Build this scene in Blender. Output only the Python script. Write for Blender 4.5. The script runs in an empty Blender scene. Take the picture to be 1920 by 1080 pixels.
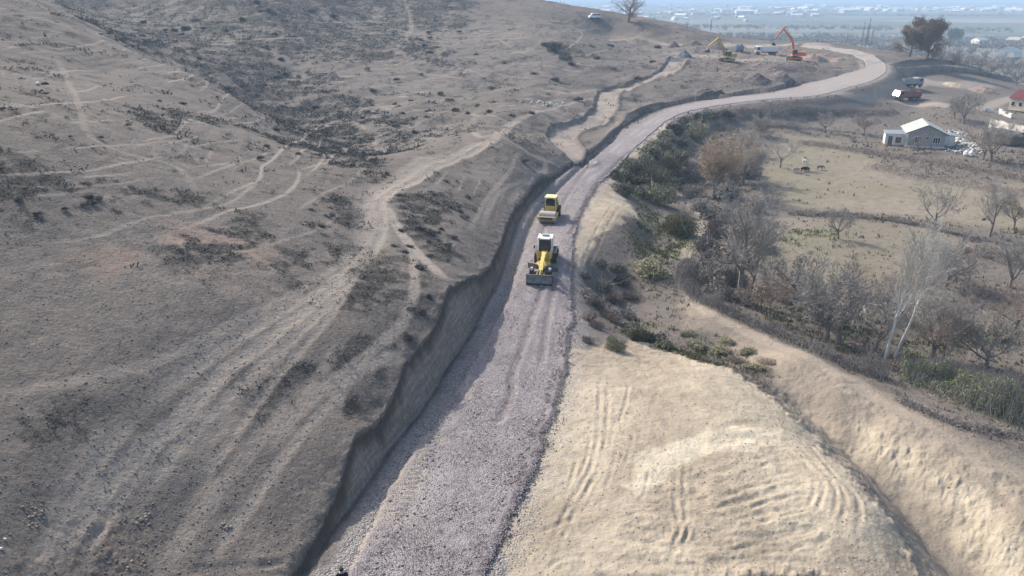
import bpy, bmesh, math, random
import numpy as np
from mathutils import Vector, Matrix, Euler, noise as mnoise
R = math.radians
sc = bpy.context.scene
C = sc.collection
random.seed(7)

# ---------------------------------------------------------------- camera, sky, sun, exposure
PITCH = 20.95
CAMZ = 28.0
FPX = 1423.0
cam_d = bpy.data.cameras.new('camera')
cam_d.sensor_width = 36.0
cam_d.lens = FPX / 1920 * 36
cam_d.clip_start = 0.5
cam_d.clip_end = 60000
cam = bpy.data.objects.new('camera', cam_d)
C.objects.link(cam)
cam.location = (0, 0, CAMZ)
cam.rotation_euler = (R(90 - PITCH), 0, 0)
sc.camera = cam
SUN_EL = 38.0
SUN_DIR = Vector((-0.70, 0.71, 0)).normalized() * math.cos(R(SUN_EL)) + Vector((0, 0, math.sin(R(SUN_EL))))
w = bpy.data.worlds.new('World')
sc.world = w
w.use_nodes = True
nt = w.node_tree
sky = nt.nodes.new('ShaderNodeTexSky')
sky.sky_type = 'NISHITA'
sky.sun_disc = False
sky.sun_elevation = R(SUN_EL)
sky.sun_rotation = math.atan2(SUN_DIR.x, SUN_DIR.y)
sky.air_density = 1.0
sky.dust_density = 3.0
nt.links.new(sky.outputs[0], nt.nodes['Background'].inputs[0])
nt.nodes['Background'].inputs[1].default_value = 0.15
sl = bpy.data.lights.new('sun', 'SUN')
sl.energy = 3.2
sl.angle = R(0.53)
sl.color = (1.0, 0.94, 0.85)
sun = bpy.data.objects.new('sun', sl)
C.objects.link(sun)
sun.rotation_euler = SUN_DIR.to_track_quat('Z', 'Y').to_euler()
sun.location = (-60, 60, 80)
sc.view_settings.view_transform = 'Standard'
sc.view_settings.look = 'None'
sc.view_settings.exposure = 0.83
sc.view_settings.gamma = 1.0

# ---------------------------------------------------------------- projection helpers
cp, sp = math.cos(R(PITCH)), math.sin(R(PITCH))
def ray(u, v):
    yy = (540 - v) / FPX
    return (u - 960) / FPX, cp + yy * sp, -sp + yy * cp
def unp(u, v, z):
    """point of the picture at a known height"""
    X, Y, Z = ray(u, v)
    t = (z - CAMZ) / Z
    return X * t, Y * t, z
def unt(u, v, t):
    X, Y, Z = ray(u, v)
    return X * t, Y * t, CAMZ + Z * t

# ---------------------------------------------------------------- noise in numpy
_rs = np.random.RandomState(3)
_P = np.concatenate([_rs.permutation(256)] * 2)
_V = _rs.rand(256) * 2 - 1
def vnoise(x, y, seed=0):
    xi = np.floor(x).astype(np.int64); yi = np.floor(y).astype(np.int64)
    fx = x - xi; fy = y - yi
    fx = fx * fx * fx * (fx * (fx * 6 - 15) + 10); fy = fy * fy * fy * (fy * (fy * 6 - 15) + 10)
    a = _P[(xi + seed * 17) & 255]; b = _P[(xi + 1 + seed * 17) & 255]
    v00 = _V[_P[a + (yi & 255)]]; v01 = _V[_P[a + ((yi + 1) & 255)]]
    v10 = _V[_P[b + (yi & 255)]]; v11 = _V[_P[b + ((yi + 1) & 255)]]
    return (v00 * (1 - fx) + v10 * fx) * (1 - fy) + (v01 * (1 - fx) + v11 * fx) * fy
def fbm(x, y, f, octv=4, seed=0, gain=0.5):
    s = 0; a = 1; n = 0
    for i in range(octv):
        s = s + a * vnoise(x * f + i * 13.7, y * f - i * 7.3, seed + i); n += a
        a *= gain; f *= 2.03
    return s / n
def sstep(a, b, x):
    t = np.clip((x - a) / (b - a), 0, 1)
    return t * t * (3 - 2 * t)

# ---------------------------------------------------------------- thin-plate height fields
def warp(x, y):
    yy = y + 30
    r = np.hypot(x, yy)
    return np.arctan2(x, yy) * 2.2, np.log(np.maximum(r, 1.0)) * 1.6
def _phi(d2):
    return np.where(d2 > 1e-12, d2 * np.log(d2 + 1e-12), 0)
class TPS:
    def __init__(self, pts, lam=2e-4):
        P = np.array(pts, float)
        a, b = warp(P[:, 0], P[:, 1])
        self.a, self.b = a, b
        n = len(P)
        K = _phi((a[:, None] - a) ** 2 + (b[:, None] - b) ** 2) + np.eye(n) * lam
        Q = np.stack([np.ones(n), a, b], 1)
        M = np.zeros((n + 3, n + 3)); M[:n, :n] = K; M[:n, n:] = Q; M[n:, :n] = Q.T
        self.w = np.linalg.solve(M, np.concatenate([P[:, 2], [0, 0, 0]]))
    def __call__(self, x, y):
        sh = np.shape(x); x = np.ravel(x); y = np.ravel(y)
        out = np.empty(len(x)); n = len(self.a)
        for i in range(0, len(x), 60000):
            a, b = warp(x[i:i + 60000], y[i:i + 60000])
            o = self.w[n] + self.w[n + 1] * a + self.w[n + 2] * b
            d2 = (a[:, None] - self.a) ** 2 + (b[:, None] - self.b) ** 2
            out[i:i + 60000] = o + _phi(d2) @ self.w[:n]
        return out.reshape(sh)

# cut bank along the road: upper edge (u, v, height) and foot (u, v, height)
TOP = [(505,1150,1.5),(540,1080,1.8),(600,987,2.4),(637,907,2.9),(653,853,3.2),(667,820,3.3),(707,793,3.6),(727,763,3.8),(743,730,4.0),
       (757,683,4.3),(803,630,4.4),(817,607,4.4),(840,543,4.5),(850,532,4.5),(893,517,3.6),(920,497,2.6),(937,460,2.2),(950,420,2.0),
       (963,392,1.9),(990,362,1.9),(1030,330,1.8),(1060,311,1.7),(1092,293,0.8),(1108,280,1.8),(1150,243,2.2),(1178,212,3.0),(1225,193,3.8),
       (1290,184,3.2),(1350,176,2.6),(1420,166,4.0),(1500,153,5.0)]
BASE = [(520,1150,0),(560,1080,0),(640,967,0),(687,903,0),(727,843,0),(753,813,0),(773,787,0),(807,740,0),(835,690,0),(869,643,0),
        (894,600,0),(914,560,0),(932,530,0),(944,495,0),(958,450,0),(966,425,0),(985,392,0),(1012,362,0),(1040,337,0),(1066,318,.1),
        (1100,298,.1),(1125,275,.2),(1165,240,.4),(1205,213,.7),(1255,197,1.0),(1310,187,1.4),(1370,180,1.8),(1440,172,2.5),(1510,158,3.0)]
base_w = [unp(*p) for p in BASE]
def _bank_top():
    # the height at which each traced edge point stands just behind the foot of the bank
    out = []
    for (u, v, z0) in TOP:
        lo, hi = -1.0, 6.0
        for _ in range(24):
            z = (lo + hi) / 2
            x, y, _z = unp(u, v, z)
            best = 1e9
            for a, b in zip(base_w[:-1], base_w[1:]):
                ax, ay, az = a; bx, by, bz = b; dx, dy = bx - ax, by - ay
                t = max(0, min(1, ((x - ax) * dx + (y - ay) * dy) / (dx * dx + dy * dy)))
                d = math.hypot(x - ax - t * dx, y - ay - t * dy)
                if d < abs(best):
                    best = d * (1 if dx * (y - ay) - dy * (x - ax) > 0 else -1); zb = az + t * (bz - az)
            if best > .22 * (z - zb) + .15: lo = z
            else: hi = z
        out.append(z)
    zs = [max(.5, (out[max(i - 1, 0)] + 2 * out[i] + out[min(i + 1, len(out) - 1)]) / 4) for i in range(len(out))]
    return [unp(p[0], p[1], z) for p, z in zip(TOP, [min(a, b + .15) for a, b in zip(zs, out)])]
top_w = _bank_top()

def U(l): return [unp(*p) for p in l]
shared = U([(1560,146,4.0),(1610,136,5.2),(1640,124,6.3),(1632,110,8.1),(1600,98,8.8),(1560,92,9.0),
            (1430,106,8.4),(1470,112,7.9),(1380,100,8.6),(1350,118,7.7),(1345,137,5.9),(1400,150,5.2),(1290,150,5.5),
            (1480,140,5.6),(1530,130,5.9),(1570,118,6.9),(1320,95,9.4),(1270,98,9.5),(1500,100,8.4),
            (1270,118,8.3),(1220,145,5.9),(1250,140,6.0),(1390,82,10.2),(1480,83,9.9),(1550,80,9.6)])
shared += [unt(*p) for p in [(1000,-4,370),(1060,12,350),(1130,34,338),(1200,47,330),(1245,60,322),(1290,68,315),(1140,66,330),(1180,73,322),(1245,80,313),(1100,62,318),
            (1330,80,310),(900,-20,400),(800,-40,420)]]
shared += [(150,420,-8),(60,470,-2),(230,380,-8),(330,330,-10),(-40,560,30),(300,520,-14),(0,700,-8),(-300,600,60),(-500,300,90),(600,500,-14),
           (600,200,-14),(900,900,-14),(0,1200,-14),(-700,1000,60),(400,80,-9),(300,-40,-8),(-200,-40,35)]
hill = list(top_w) + U([(0,1080,5.0),(150,1080,3.1),(300,1080,1.9),(430,1080,1.1),(0,900,6.3),(200,900,4.4),(400,900,2.8),(560,940,1.5),
            (0,750,7.6),(200,720,6.8),(400,700,5.4),(600,700,4.4),(690,640,4.8),(0,560,10),(200,540,9.2),(400,540,8.2),
            (600,530,6.6),(700,470,5.8),(780,560,5.0),(0,430,12.4),(200,400,11.8),(400,420,9.6),(550,400,8.5),(700,400,6.4),(800,420,5.2),
            (880,440,4.0),(850,370,5.0),(950,340,3.4),(880,320,4.4),(0,300,15.6),(200,270,14.6),(400,300,11.2),(560,320,8.6),(690,350,6.6),
            (800,300,6.6),(900,270,6.6),(930,252,6.8),(985,300,4.4),(1030,285,2.6),(1000,330,2.9),
            (0,180,18.6),(150,180,16.8),(300,210,13.8),(440,240,10.6)])
hill += [unt(*p) for p in [(60,4,150),(160,62,145),(250,100,143),(340,128,138),(430,195,128),(500,250,118),(0,80,118),(100,100,122),(200,130,126),
            # far slope behind the spur
            (168,50,220),(350,112,200),(445,178,190),(540,240,168),(640,290,135),(700,300,132),(620,250,158),
            (200,15,300),(350,40,270),(500,60,255),(500,140,215),(620,180,195),(700,230,165),(760,260,150),(820,240,158),
            (100,-90,330),(250,-60,330),(400,-60,340),(550,-60,350),(700,-60,370),(650,20,310),(800,20,320),(900,20,330),(700,100,240),(850,100,245),(950,60,280),(1050,60,275),(800,160,205),(900,170,200),(1000,130,225),
            (1100,110,245),(1180,110,260),(1000,200,172),(950,215,160),(1070,190,188),(1180,170,215),(1020,240,158),(1085,255,158),(1130,230,175),
            (1180,195,195)]]
hill += U([(1340,168,3.3),(1440,160,4.0)])
hill += [(-45,40,12.5),(-60,30,16),(-85,60,24),(-28,16,7),(-36,-10,8),(-14,5,3),(-120,200,30),(-180,260,45),(-120,100,34),(-110,330,36)]
low = list(base_w) + U([(775,1150,0),(775,1080,0),(860,900,0),(930,750,0),(985,620,0),(1010,540,0),(1030,460,0),(1060,400,0),(1085,340,0),(1140,290,0.1),
            (1200,240,0.4),(1270,207,0.9),(1350,190,1.5),(1440,181,2.1),(1530,165,3.2),
            (910,1080,0),(1020,800,0),(1063,680,0),(1072,600,0),(1071,520,0),(1072,450,0),(1128,345,0),(1200,272,0.1),(1262,224,0.6),(1350,198,1.3),(1450,190,1.6),
            # sand pad
            (1150,1080,-.1),(1150,900,0),(1200,720,-.3),(1130,660,-.4),(1350,1080,-.4),(1300,850,-.3),(1450,780,-1.1),(1500,900,-.8),(1560,1080,-1.2),
            (1640,1040,-1.6),(1580,880,-1.3),(1350,690,-1.2),(1480,770,-2.0),(1650,950,-1.8),(1700,1080,-2.4),
            # tongue
            (1095,430,0),(1130,380,-.1),(1100,490,-.4),(1175,400,-.6),(1160,345,-.7),(1185,430,-1.6),
            (1215,400,-3.2),(1215,460,-3.7),(1160,490,-2.3),(1150,450,-.9),(1110,540,-2.2),(1100,590,-1.2),(1160,560,-3.8),(1170,620,-2.8),(1280,660,-2.6),
            (1240,330,-4.8),(1190,330,-3.2),(1230,290,-3.4),(1300,250,-4),(1290,320,-5),(1350,260,-4.2),(1400,215,-2.4),
            # stream bed going down to the right
            (1240,560,-3.6),(1350,650,-3.6),(1440,700,-3.1),(1520,770,-3.5),(1600,850,-4.0),(1690,930,-4.4),(1760,1000,-4.8),(1830,1080,-5.2),
            # right bank and path
            (1260,520,-3.0),(1330,590,-2.8),(1500,670,-2.4),(1560,740,-2.4),(1680,820,-2.6),(1780,890,-2.9),(1900,990,-3.3),(2050,1080,-3.8),
            (1700,750,-2.7),(1900,860,-3.0),(2100,950,-3.3),(1600,700,-2.8),
            # orchard and meadow
            (1290,470,-3.6),(1320,540,-4.2),(1450,600,-4.2),(1600,660,-4.0),(1800,700,-4.0),(2000,760,-4.2),(1400,500,-4.4),(1600,520,-4.4),(1800,540,-4.4),
            (2050,560,-4.4),(1300,400,-4.8),(1450,410,-4.9),(1650,440,-4.8),(1900,440,-4.6),(1450,320,-5.2),(1600,320,-5),(1800,340,-4.6),(2000,340,-4.4),
            (1450,260,-4.0),(1560,260,-4.0),(1700,280,-4.0),(1850,290,-3.6),(2000,270,-3.4),(1480,232,-2.7),(1600,235,-3.1),(1700,225,-3.6),(1850,230,-3.2),
            (1480,197,.2),(1480,208,-1.1),(1480,220,-1.9),(1600,205,-1.2),(1720,200,-1.6),(1560,180,1.0),(1640,178,.8),(1700,168,.8),(1760,190,0),(1850,195,-1.8),(1950,190,-2.4),
            (1660,150,3.4),(1700,140,2.8),(1760,150,1.6),(1850,165,-.5),(1800,140,1.8),(1700,112,5),(1760,122,3),(1860,148,-1.0),
            (1660,96,7.6),(1920,165,-3),(1800,110,-3),(1900,120,-6),(1700,85,-2),(1900,90,-8)])
low += [(130,10,-6),(90,20,-5),(220,100,-6),(60,-10,-4),(20,0,0),(0,-30,0),(10,20,0)]
F_hill = TPS(shared + hill)
F_low = TPS(shared + low)

# ---------------------------------------------------------------- distance to polylines
def poly_d(x, y, pts, margin=None):
    """distance to a polyline, signed by its side (left positive), arc length at the foot; masked by margin for speed"""
    P = np.array([(p[0], p[1]) for p in pts], float)
    n = len(x)
    best = np.full(n, 1e9); sgn = np.ones(n); arc = np.zeros(n)
    L = 0
    for i in range(len(P) - 1):
        a, b = P[i], P[i + 1]
        ab = b - a; l2 = ab @ ab + 1e-9
        if margin is not None:
            m = (x > min(a[0], b[0]) - margin) & (x < max(a[0], b[0]) + margin) & (y > min(a[1], b[1]) - margin) & (y < max(a[1], b[1]) + margin)
            idx = np.nonzero(m)[0]
            if len(idx) == 0:
                L += math.sqrt(l2); continue
            xx, yy = x[idx], y[idx]
        else:
            idx = slice(None); xx, yy = x, y
        t = ((xx - a[0]) * ab[0] + (yy - a[1]) * ab[1]) / l2
        tc = np.clip(t, 0, 1)
        d = np.hypot(xx - a[0] - tc * ab[0], yy - a[1] - tc * ab[1])
        cr = ab[0] * (yy - a[1]) - ab[1] * (xx - a[0])
        bb = best[idx]
        better = d < bb - 1e-9
        # at shared corners keep the more decisive side
        best[idx] = np.where(better, d, bb)
        sgn[idx] = np.where(better, np.sign(cr + 1e-12), sgn[idx])
        arc[idx] = np.where(better, L + tc * math.sqrt(l2), arc[idx])
        L += math.sqrt(l2)
    return best, sgn, arc
def inside(x, y, pts):
    c = np.zeros(len(x), bool)
    Q = np.array([(p[0], p[1]) for p in pts])
    bb = np.nonzero((x >= Q[:, 0].min()) & (x <= Q[:, 0].max()) & (y >= Q[:, 1].min()) & (y <= Q[:, 1].max()))[0]
    if len(bb) < len(x):
        if len(bb): c[bb] = inside(x[bb], y[bb], pts)
        return c
    n = len(pts)
    for i in range(n):
        x1, y1 = pts[i][0], pts[i][1]; x2, y2 = pts[(i + 1) % n][0], pts[(i + 1) % n][1]
        m = (y1 > y) != (y2 > y)
        c ^= m & (x < (x2 - x1) * (y - y1) / ((y2 - y1) or 1e-9) + x1)
    return c
def sdpoly(x, y, pts, margin=30.0):
    """signed distance to a closed outline, positive inside"""
    d, _, _ = poly_d(x, y, list(pts) + [pts[0]], margin)
    return np.where(inside(x, y, pts), d, -d)

def smooth_poly(pts, n=6):
    P = [np.array(p, float) for p in pts]
    P = [2 * P[0] - P[1]] + P + [2 * P[-1] - P[-2]]
    out = []
    for i in range(1, len(P) - 2):
        for k in range(n):
            t = k / n
            out.append(0.5 * ((2 * P[i]) + (-P[i - 1] + P[i + 1]) * t + (2 * P[i - 1] - 5 * P[i] + 4 * P[i + 1] - P[i + 2]) * t * t + (-P[i - 1] + 3 * P[i] - 3 * P[i + 1] + P[i + 2]) * t ** 3))
    out.append(P[-2])
    return out
# road edges
RL = smooth_poly([unp(*p) for p in [(600,1150,0),(648,1080,0),(700,975,0),(745,900,0),(800,815,0),(850,745,0),(890,680,0),(915,630,0),(940,575,0),(958,530,0),(975,487,0),
      (990,448,0),(1008,412,0),(1032,375,0),(1064,338,.05),(1108,302,.1),(1170,251,.3),(1215,222,.6),(1262,203,.9),(1320,191,1.4),(1380,183,1.8),(1450,174,2.4),(1515,160,3.0),
      (1560,149,3.8),(1600,139,5.0),(1622,128,6.2),(1618,113,7.8),(1590,100,8.7),(1550,93,9.0),(1500,89,9.0)]], 6)
RRt = smooth_poly([unp(*p) for p in [(875,1150,0),(908,1080,0),(950,985,0),(985,905,0),(1012,840,0),(1032,785,0),(1052,725,0),(1062,680,0),(1068,630,0),(1070,580,0),(1071,530,0),
      (1072,485,0),(1080,435,0),(1098,385,0),(1130,338,.05),(1160,307,.1),(1192,277,.1),(1248,230,.4),(1286,211,.8),(1335,200,1.3),(1390,192,1.8),(1460,186,2.0),(1540,176,2.9),
      (1600,160,3.7),(1640,147,5.0),(1663,130,6.4),(1650,110,8.2),(1612,95,8.9),(1560,88.5,9.1),(1505,85.5,9.1)]], 6)
ROADPOLY = [(p[0], p[1]) for p in RL] + [(p[0], p[1]) for p in RRt[::-1]]

RC = [((a + b) / 2).tolist() for a, b in zip(RL, RRt)]
RCS = np.concatenate([[0], np.cumsum([math.hypot(q[0] - p_[0], q[1] - p_[1]) for p_, q in zip(RC[:-1], RC[1:])])])
RCZ = np.array([c[2] for c in RC])
# hill side of the cut as a closed region
hill_poly = [(p[0], p[1]) for p in top_w] + [(top_w[-1][0] + 30, top_w[-1][1] + 20), (200, 330), (200, 900), (-900, 1500), (-900, -400), (-60, -300), (-14, -20)]
cut_poly = [(p[0], p[1]) for p in base_w] + [(base_w[-1][0] + 30, base_w[-1][1] + 20), (210, 325), (200, 900), (-900, 1500), (-900, -400), (-60, -300), (-10, -20)]
def zbase(x, y):
    x = np.asarray(x, float); y = np.asarray(y, float)
    sh = x.shape; x = x.ravel(); y = y.ravel()
    zh = F_hill(x, y); zl = F_low(x, y)
    it = inside(x, y, hill_poly); ib = inside(x, y, cut_poly) | it
    m = np.where(it, 1.0, 0.0)
    k = np.nonzero(ib & ~it)[0]
    if len(k):
        dt, _, _ = poly_d(x[k], y[k], top_w); db, _, _ = poly_d(x[k], y[k], base_w)
        m[k] = db / (dt + db + 1e-6)
    m = m ** 0.85
    z = zl * (1 - m) + zh * m
    k = np.nonzero((y > 120) & (y < 360) & (x > 0) & (x < 190))[0]
    if len(k):
        sd = sdpoly(x[k], y[k], ROADPOLY, 14)
        _, _, arc = poly_d(x[k], y[k], RC)
        zr = np.interp(arc, RCS, RCZ)
        w_ = np.where(ib[k], sstep(-2.0, -.4, sd), sstep(-9, -.8, sd)) * sstep(120, 150, y[k])
        z[k] = z[k] * (1 - w_) + zr * w_
    r = np.hypot(x, y)
    f = sstep(430, 620, r) * sstep(-60, 30, x)
    far = -14.0
    z = z * (1 - f) + far * f
    return z.reshape(sh)
def hits(uv):
    """where picture rays meet the ground"""
    tt = np.exp(np.linspace(math.log(25), math.log(6000), 420))
    res = []
    uv = list(uv)
    D = np.array([ray(*p[:2]) for p in uv])
    X = D[:, 0:1] * tt; Y = D[:, 1:2] * tt; Z = CAMZ + D[:, 2:3] * tt
    G = zbase(X, Y)
    below = Z < G
    for i in range(len(uv)):
        k = np.argmax(below[i]) if below[i].any() else len(tt) - 1
        if k == 0: k = 1
        f0 = Z[i, k - 1] - G[i, k - 1]; f1 = Z[i, k] - G[i, k]
        s = f0 / (f0 - f1) if f0 != f1 else 0
        t = tt[k - 1] + (tt[k] - tt[k - 1]) * s
        x, y = D[i, 0] * t, D[i, 1] * t
        res.append((x, y, float(G[i, k - 1] + (G[i, k] - G[i, k - 1]) * s)))
    return res
# ---------------------------------------------------------------- features of the ground, traced as lines on it
def line(uv, n=5):
    P = hits(uv)
    return smooth_poly(P, n)
TRAILS = []      # (points, half width, strength, rut depth)
def trail(uv, hw, s=1.0, rut=0.0, n=5):
    TRAILS.append((line(uv, n), hw, s, rut))
# main track over the spur
trail([(1000,213),(955,236),(925,258),(880,274),(820,301),(762,331),(712,362),(690,398),(684,440),(660,478)], 0.75, .9, .10)
trail([(940,252),(905,275),(850,300),(790,332),(738,360),(716,385),(718,420),(706,462),(672,500)], 0.6, 1.0, .10)
trail([(925,262),(870,283),(800,318),(740,348),(705,380),(700,430),(688,468),(640,515)], 0.45, .7, .06)
trail([(880,272),(820,300),(760,332),(712,366),(697,400),(700,440),(680,480)], 1.7, .45)
# fan towards the lower left
trail([(684,470),(620,512),(540,560),(455,600),(360,650),(250,690),(120,720),(-40,745)], .45, .36)
trail([(690,478),(600,545),(520,590),(440,640),(350,700),(260,770)], .45, .62, .05)
trail([(672,500),(590,570),(500,640),(420,700),(330,790),(240,870),(160,960),(80,1060)], .55, .75, .06)
trail([(676,505),(610,580),(530,650),(450,725),(370,800),(300,880),(240,960)], .45, .6, .05)
trail([(668,515),(620,590),(560,660),(500,730),(450,800),(400,870),(350,950)], .35, .45, .05)
trail([(660,480),(560,560),(480,605),(400,640),(300,690)], .5, .3)
trail([(650,520),(590,600),(540,660),(470,740),(400,820),(330,900)], .8, .28)
trail([(250,780),(180,870),(130,950),(60,1075)], .4, .55, .05)
trail([(215,800),(150,900),(95,1000)], .7, .42)
trail([(330,790),(270,870),(200,975),(150,1060)], .3, .45, .05)
trail([(560,740),(500,810),(440,880),(380,960),(300,1070)], .5, .40)
trail([(640,735),(560,820),(500,900),(460,960),(400,1040)], .35, .55, .03)
trail([(660,700),(590,740),(540,790),(500,840)], .6, .45)
trail([(640,640),(600,700),(560,760),(510,830)], .4, .35)
# path to the cut edge and round the bay in it
trail([(716,384),(735,410),(758,446),(790,482),(822,510),(846,528)], .55, .95, .05)
trail([(775,455),(775,500),(778,540),(762,590),(735,625),(690,665),(640,705),(600,760)], .4, .6)
trail([(757,662),(700,682),(660,702),(636,730),(628,770)], .5, .7)
trail([(990,330),(950,350),(925,375),(905,420)], .35, .45)
trail([(975,282),(960,310),(940,340),(915,370),(880,430)], .3, .45)
trail([(985,285),(1022,302),(1010,330),(975,355),(955,380)], .4, .55)
trail([(940,255),(985,282),(1015,300),(1045,310)], .4, .7, .05)
trail([(955,236),(1000,213),(1050,198),(1095,186),(1130,178)], .5, .55)
trail([(930,250),(900,255),(875,245)], .5, .4)
# cattle trails on the open hillside
for uv, hw, s in [
    ([(-20,331),(80,324),(160,318),(250,300),(300,290)], .3, .7), ([(-20,200),(60,193),(140,188),(240,178)], .3, .6),
    ([(-10,226),(50,212),(90,205)], .3, .6), ([(110,276),(160,273),(210,268),(280,266)], .25, .5),
    ([(100,95),(118,130),(135,165),(152,205),(160,240),(185,262),(240,285),(300,298),(340,318),(365,352),(378,392)], .6, .32),
    ([(378,392),(430,362),(485,336),(492,310),(520,288),(560,268),(590,245),(610,236),(645,226)], .32, .85),
    ([(490,338),(430,380),(330,398),(270,410),(180,440),(60,455)], .3, .45), ([(545,310),(560,322),(556,345),(530,368),(480,385),(420,400),(340,430)], .32, .75),
    ([(556,322),(590,310),(620,296),(650,280),(690,262)], .3, .75), ([(575,330),(600,305),(640,285),(670,270)], .3, .7),
    ([(543,308),(560,290),(600,270),(608,258)], .3, .7), ([(290,290),(292,262),(330,245),(365,218),(410,202),(470,188)], .3, .6),
    ([(365,335),(410,316),(460,300),(520,282)], .28, .45), ([(370,220),(440,208),(500,205)], .25, .4),
    ([(310,160),(350,145),(362,138),(330,132),(300,136)], .4, .7), ([(335,160),(385,165),(405,158),(440,172),(470,182)], .4, .6),
    ([(100,88),(180,80),(200,78)], .4, .4), ([(0,40),(60,48),(120,60)], .4, .4),
    ([(0,345),(100,350),(200,345),(300,330)], .2, .35), ([(290,270),(330,262),(380,250)], .2, .4),
    ([(560,395),(600,370),(640,352),(668,340)], .3, .3), ([(640,400),(600,430),(540,450),(470,470),(400,480)], .3, .3),
    ([(755,-5),(770,30),(768,60),(745,90),(742,110)], 1.4, .35), ([(620,240),(680,225),(740,215),(800,205)], .35, .5),
    ([(660,290),(720,275),(780,262),(830,255)], .35, .5), ([(690,262),(740,245),(800,228)], .35, .45),
    ([(760,150),(830,145),(900,135)], .4, .45), ([(780,80),(850,75),(930,72),(1000,62)], .5, .4), ([(930,72),(960,90),(1000,105)], .5, .4),
    ([(1060,46),(1090,60),(1085,75),(1060,90),(1000,98)], .6, .6), ([(1010,40),(1060,48),(1100,38)], .6, .5),
    ([(850,105),(900,112),(960,118),(1040,126)], .5, .45), ([(870,130),(940,140),(1010,152)], .45, .4),
    ([(820,55),(880,52),(940,45)], .6, .4), ([(800,120),(860,128),(920,150)], .4, .4), ([(500,20),(540,28),(580,30)], .5, .5)]:
    trail(uv, hw * .62, s * .9)
_rr = random.Random(5)
for k in range(46):      # many short contour trails on the slopes
    u = _rr.choice([_rr.uniform(0, 420), _rr.uniform(640, 1120), _rr.uniform(700, 1100)])
    v = _rr.uniform(90, 380) if u < 420 else _rr.uniform(40, 215)
    if 420 > u and v < 60 + u * .42: v += 80
    L = _rr.uniform(40, 120); sl_ = -0.10 if u < 500 else _rr.choice([.14, .2, -.12])
    trail([(u, v), (u + L * .5, v + L * .5 * sl_ + _rr.uniform(-4, 4)), (u + L, v + L * sl_)], .22 if u < 420 else .4, _rr.uniform(.25, .5), n=3)
# benches and tracks at the far cut
trail([(1120,72),(1180,72),(1240,80),(1300,86),(1330,88)], 1.2, .8)
trail([(1185,80),(1150,68),(1110,62)], .8, .5)
trail([(1340,90),(1380,84),(1420,88),(1500,84),(1545,88)], 3.0, .8)
trail([(1270,98),(1340,106),(1420,112),(1500,108)], 5.0, .45)
# side track cut into the slope
side_uv = [(1085,296),(1066,276),(1052,256),(1060,241),(1092,231),(1118,218),(1134,200),(1137,184),(1150,169),(1190,157),(1232,142),(1258,124),(1272,112)]
side = line(side_uv, 8)
TRAILS.append((side, 2.1, 1.0, 0.0))
# paths on the right
trail([(1255,345),(1285,372),(1310,400),(1318,425),(1300,450),(1285,480),(1275,512),(1290,550),(1330,586),(1400,622),(1480,655),(1560,695),(1640,745),(1740,800),(1830,850),(1950,905)], .8, .85, .05)
trail([(1250,340),(1290,375),(1320,405)], 1.6, .6)
trail([(1560,700),(1660,765),(1780,840),(1900,900)], 1.6, .45)
trail([(1320,240),(1340,225),(1360,232)], .8, .5)
trail([(1450,212),(1500,204),(1560,205),(1630,200)], 1.0, .8)
trail([(1530,178),(1600,180),(1670,185),(1740,196),(1800,200),(1870,200)], 1.6, .9)
trail([(1620,180),(1665,170),(1720,160),(1740,152),(1700,136),(1660,118)], 1.6, .85)
trail([(1740,155),(1800,160),(1850,158)], 4.5, .6)
trail([(1840,205),(1870,192),(1905,183)], 2.0, .7)
trail([(1450,412),(1520,410),(1560,415)], .4, .3)
MEADOW = hits([(1470,250),(1560,262),(1640,300),(1720,330),(1830,345),(1930,345),(1930,430),(1810,420),(1700,405),(1480,390),(1430,330)])
ORCH = hits([(1470,410),(1600,412),(1760,430),(1800,460),(1700,520),(1560,560),(1450,470)])
SANDP = hits([(1065,600),(1075,640),(1110,655),(1180,640),(1260,665),(1340,690),(1420,720),(1480,775),(1540,840),(1600,890),(1650,950),(1690,1010),(1740,1120),(800,1120),(905,1075),(990,900),(1040,760)])
TONGUE = hits([(1072,545),(1074,450),(1095,390),(1130,345),(1150,345),(1185,385),(1192,405),(1150,425),(1120,450),(1098,500),(1085,548)])
TONG2 = hits([(1130,340),(1180,285),(1215,262),(1250,226),(1256,240),(1225,282),(1170,320),(1150,352)])
PALE = hits([(1250,830),(1340,800),(1465,800),(1475,830),(1380,838),(1290,850),(1190,930),(1160,900)])
DITCHY = hits([(1625,790),(1700,840),(1780,900),(1840,960),(1900,1020),(1930,1080),(1850,1090),(1790,1000),(1700,910),(1640,850),(1600,800)])
RBANK = hits([(1450,680),(1560,690),(1680,760),(1800,850),(1950,930),(1990,1110),(1850,1110),(1700,960),(1560,830),(1440,740)])
RB2 = hits([(1285,560),(1400,612),(1560,688),(1700,757),(1850,832),(2010,895),(2060,1130),(1700,1130),(1640,1000),(1590,890),(1480,770),(1440,700),(1390,660),(1300,610)])
QUARRY = hits([(1270,120),(1330,160),(1420,158),(1500,150),(1570,130),(1560,100),(1500,90),(1420,96),(1330,100)])
QDARK = hits([(1130,50),(1230,62),(1250,80),(1200,76),(1120,66)])
RMOUND = hits([(1680,115),(1760,122),(1850,135),(1880,160),(1800,168),(1730,150)])
OUTC = hits([(735,85),(770,72),(830,85),(860,110),(850,135),(790,130),(745,115)])
REDD = hits([(330,420),(500,430),(640,470),(600,530),(500,560),(400,520),(330,480)])
REDD2 = hits([(250,990),(200,970),(90,1010),(60,1050),(150,1075),(260,1070)])
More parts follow.
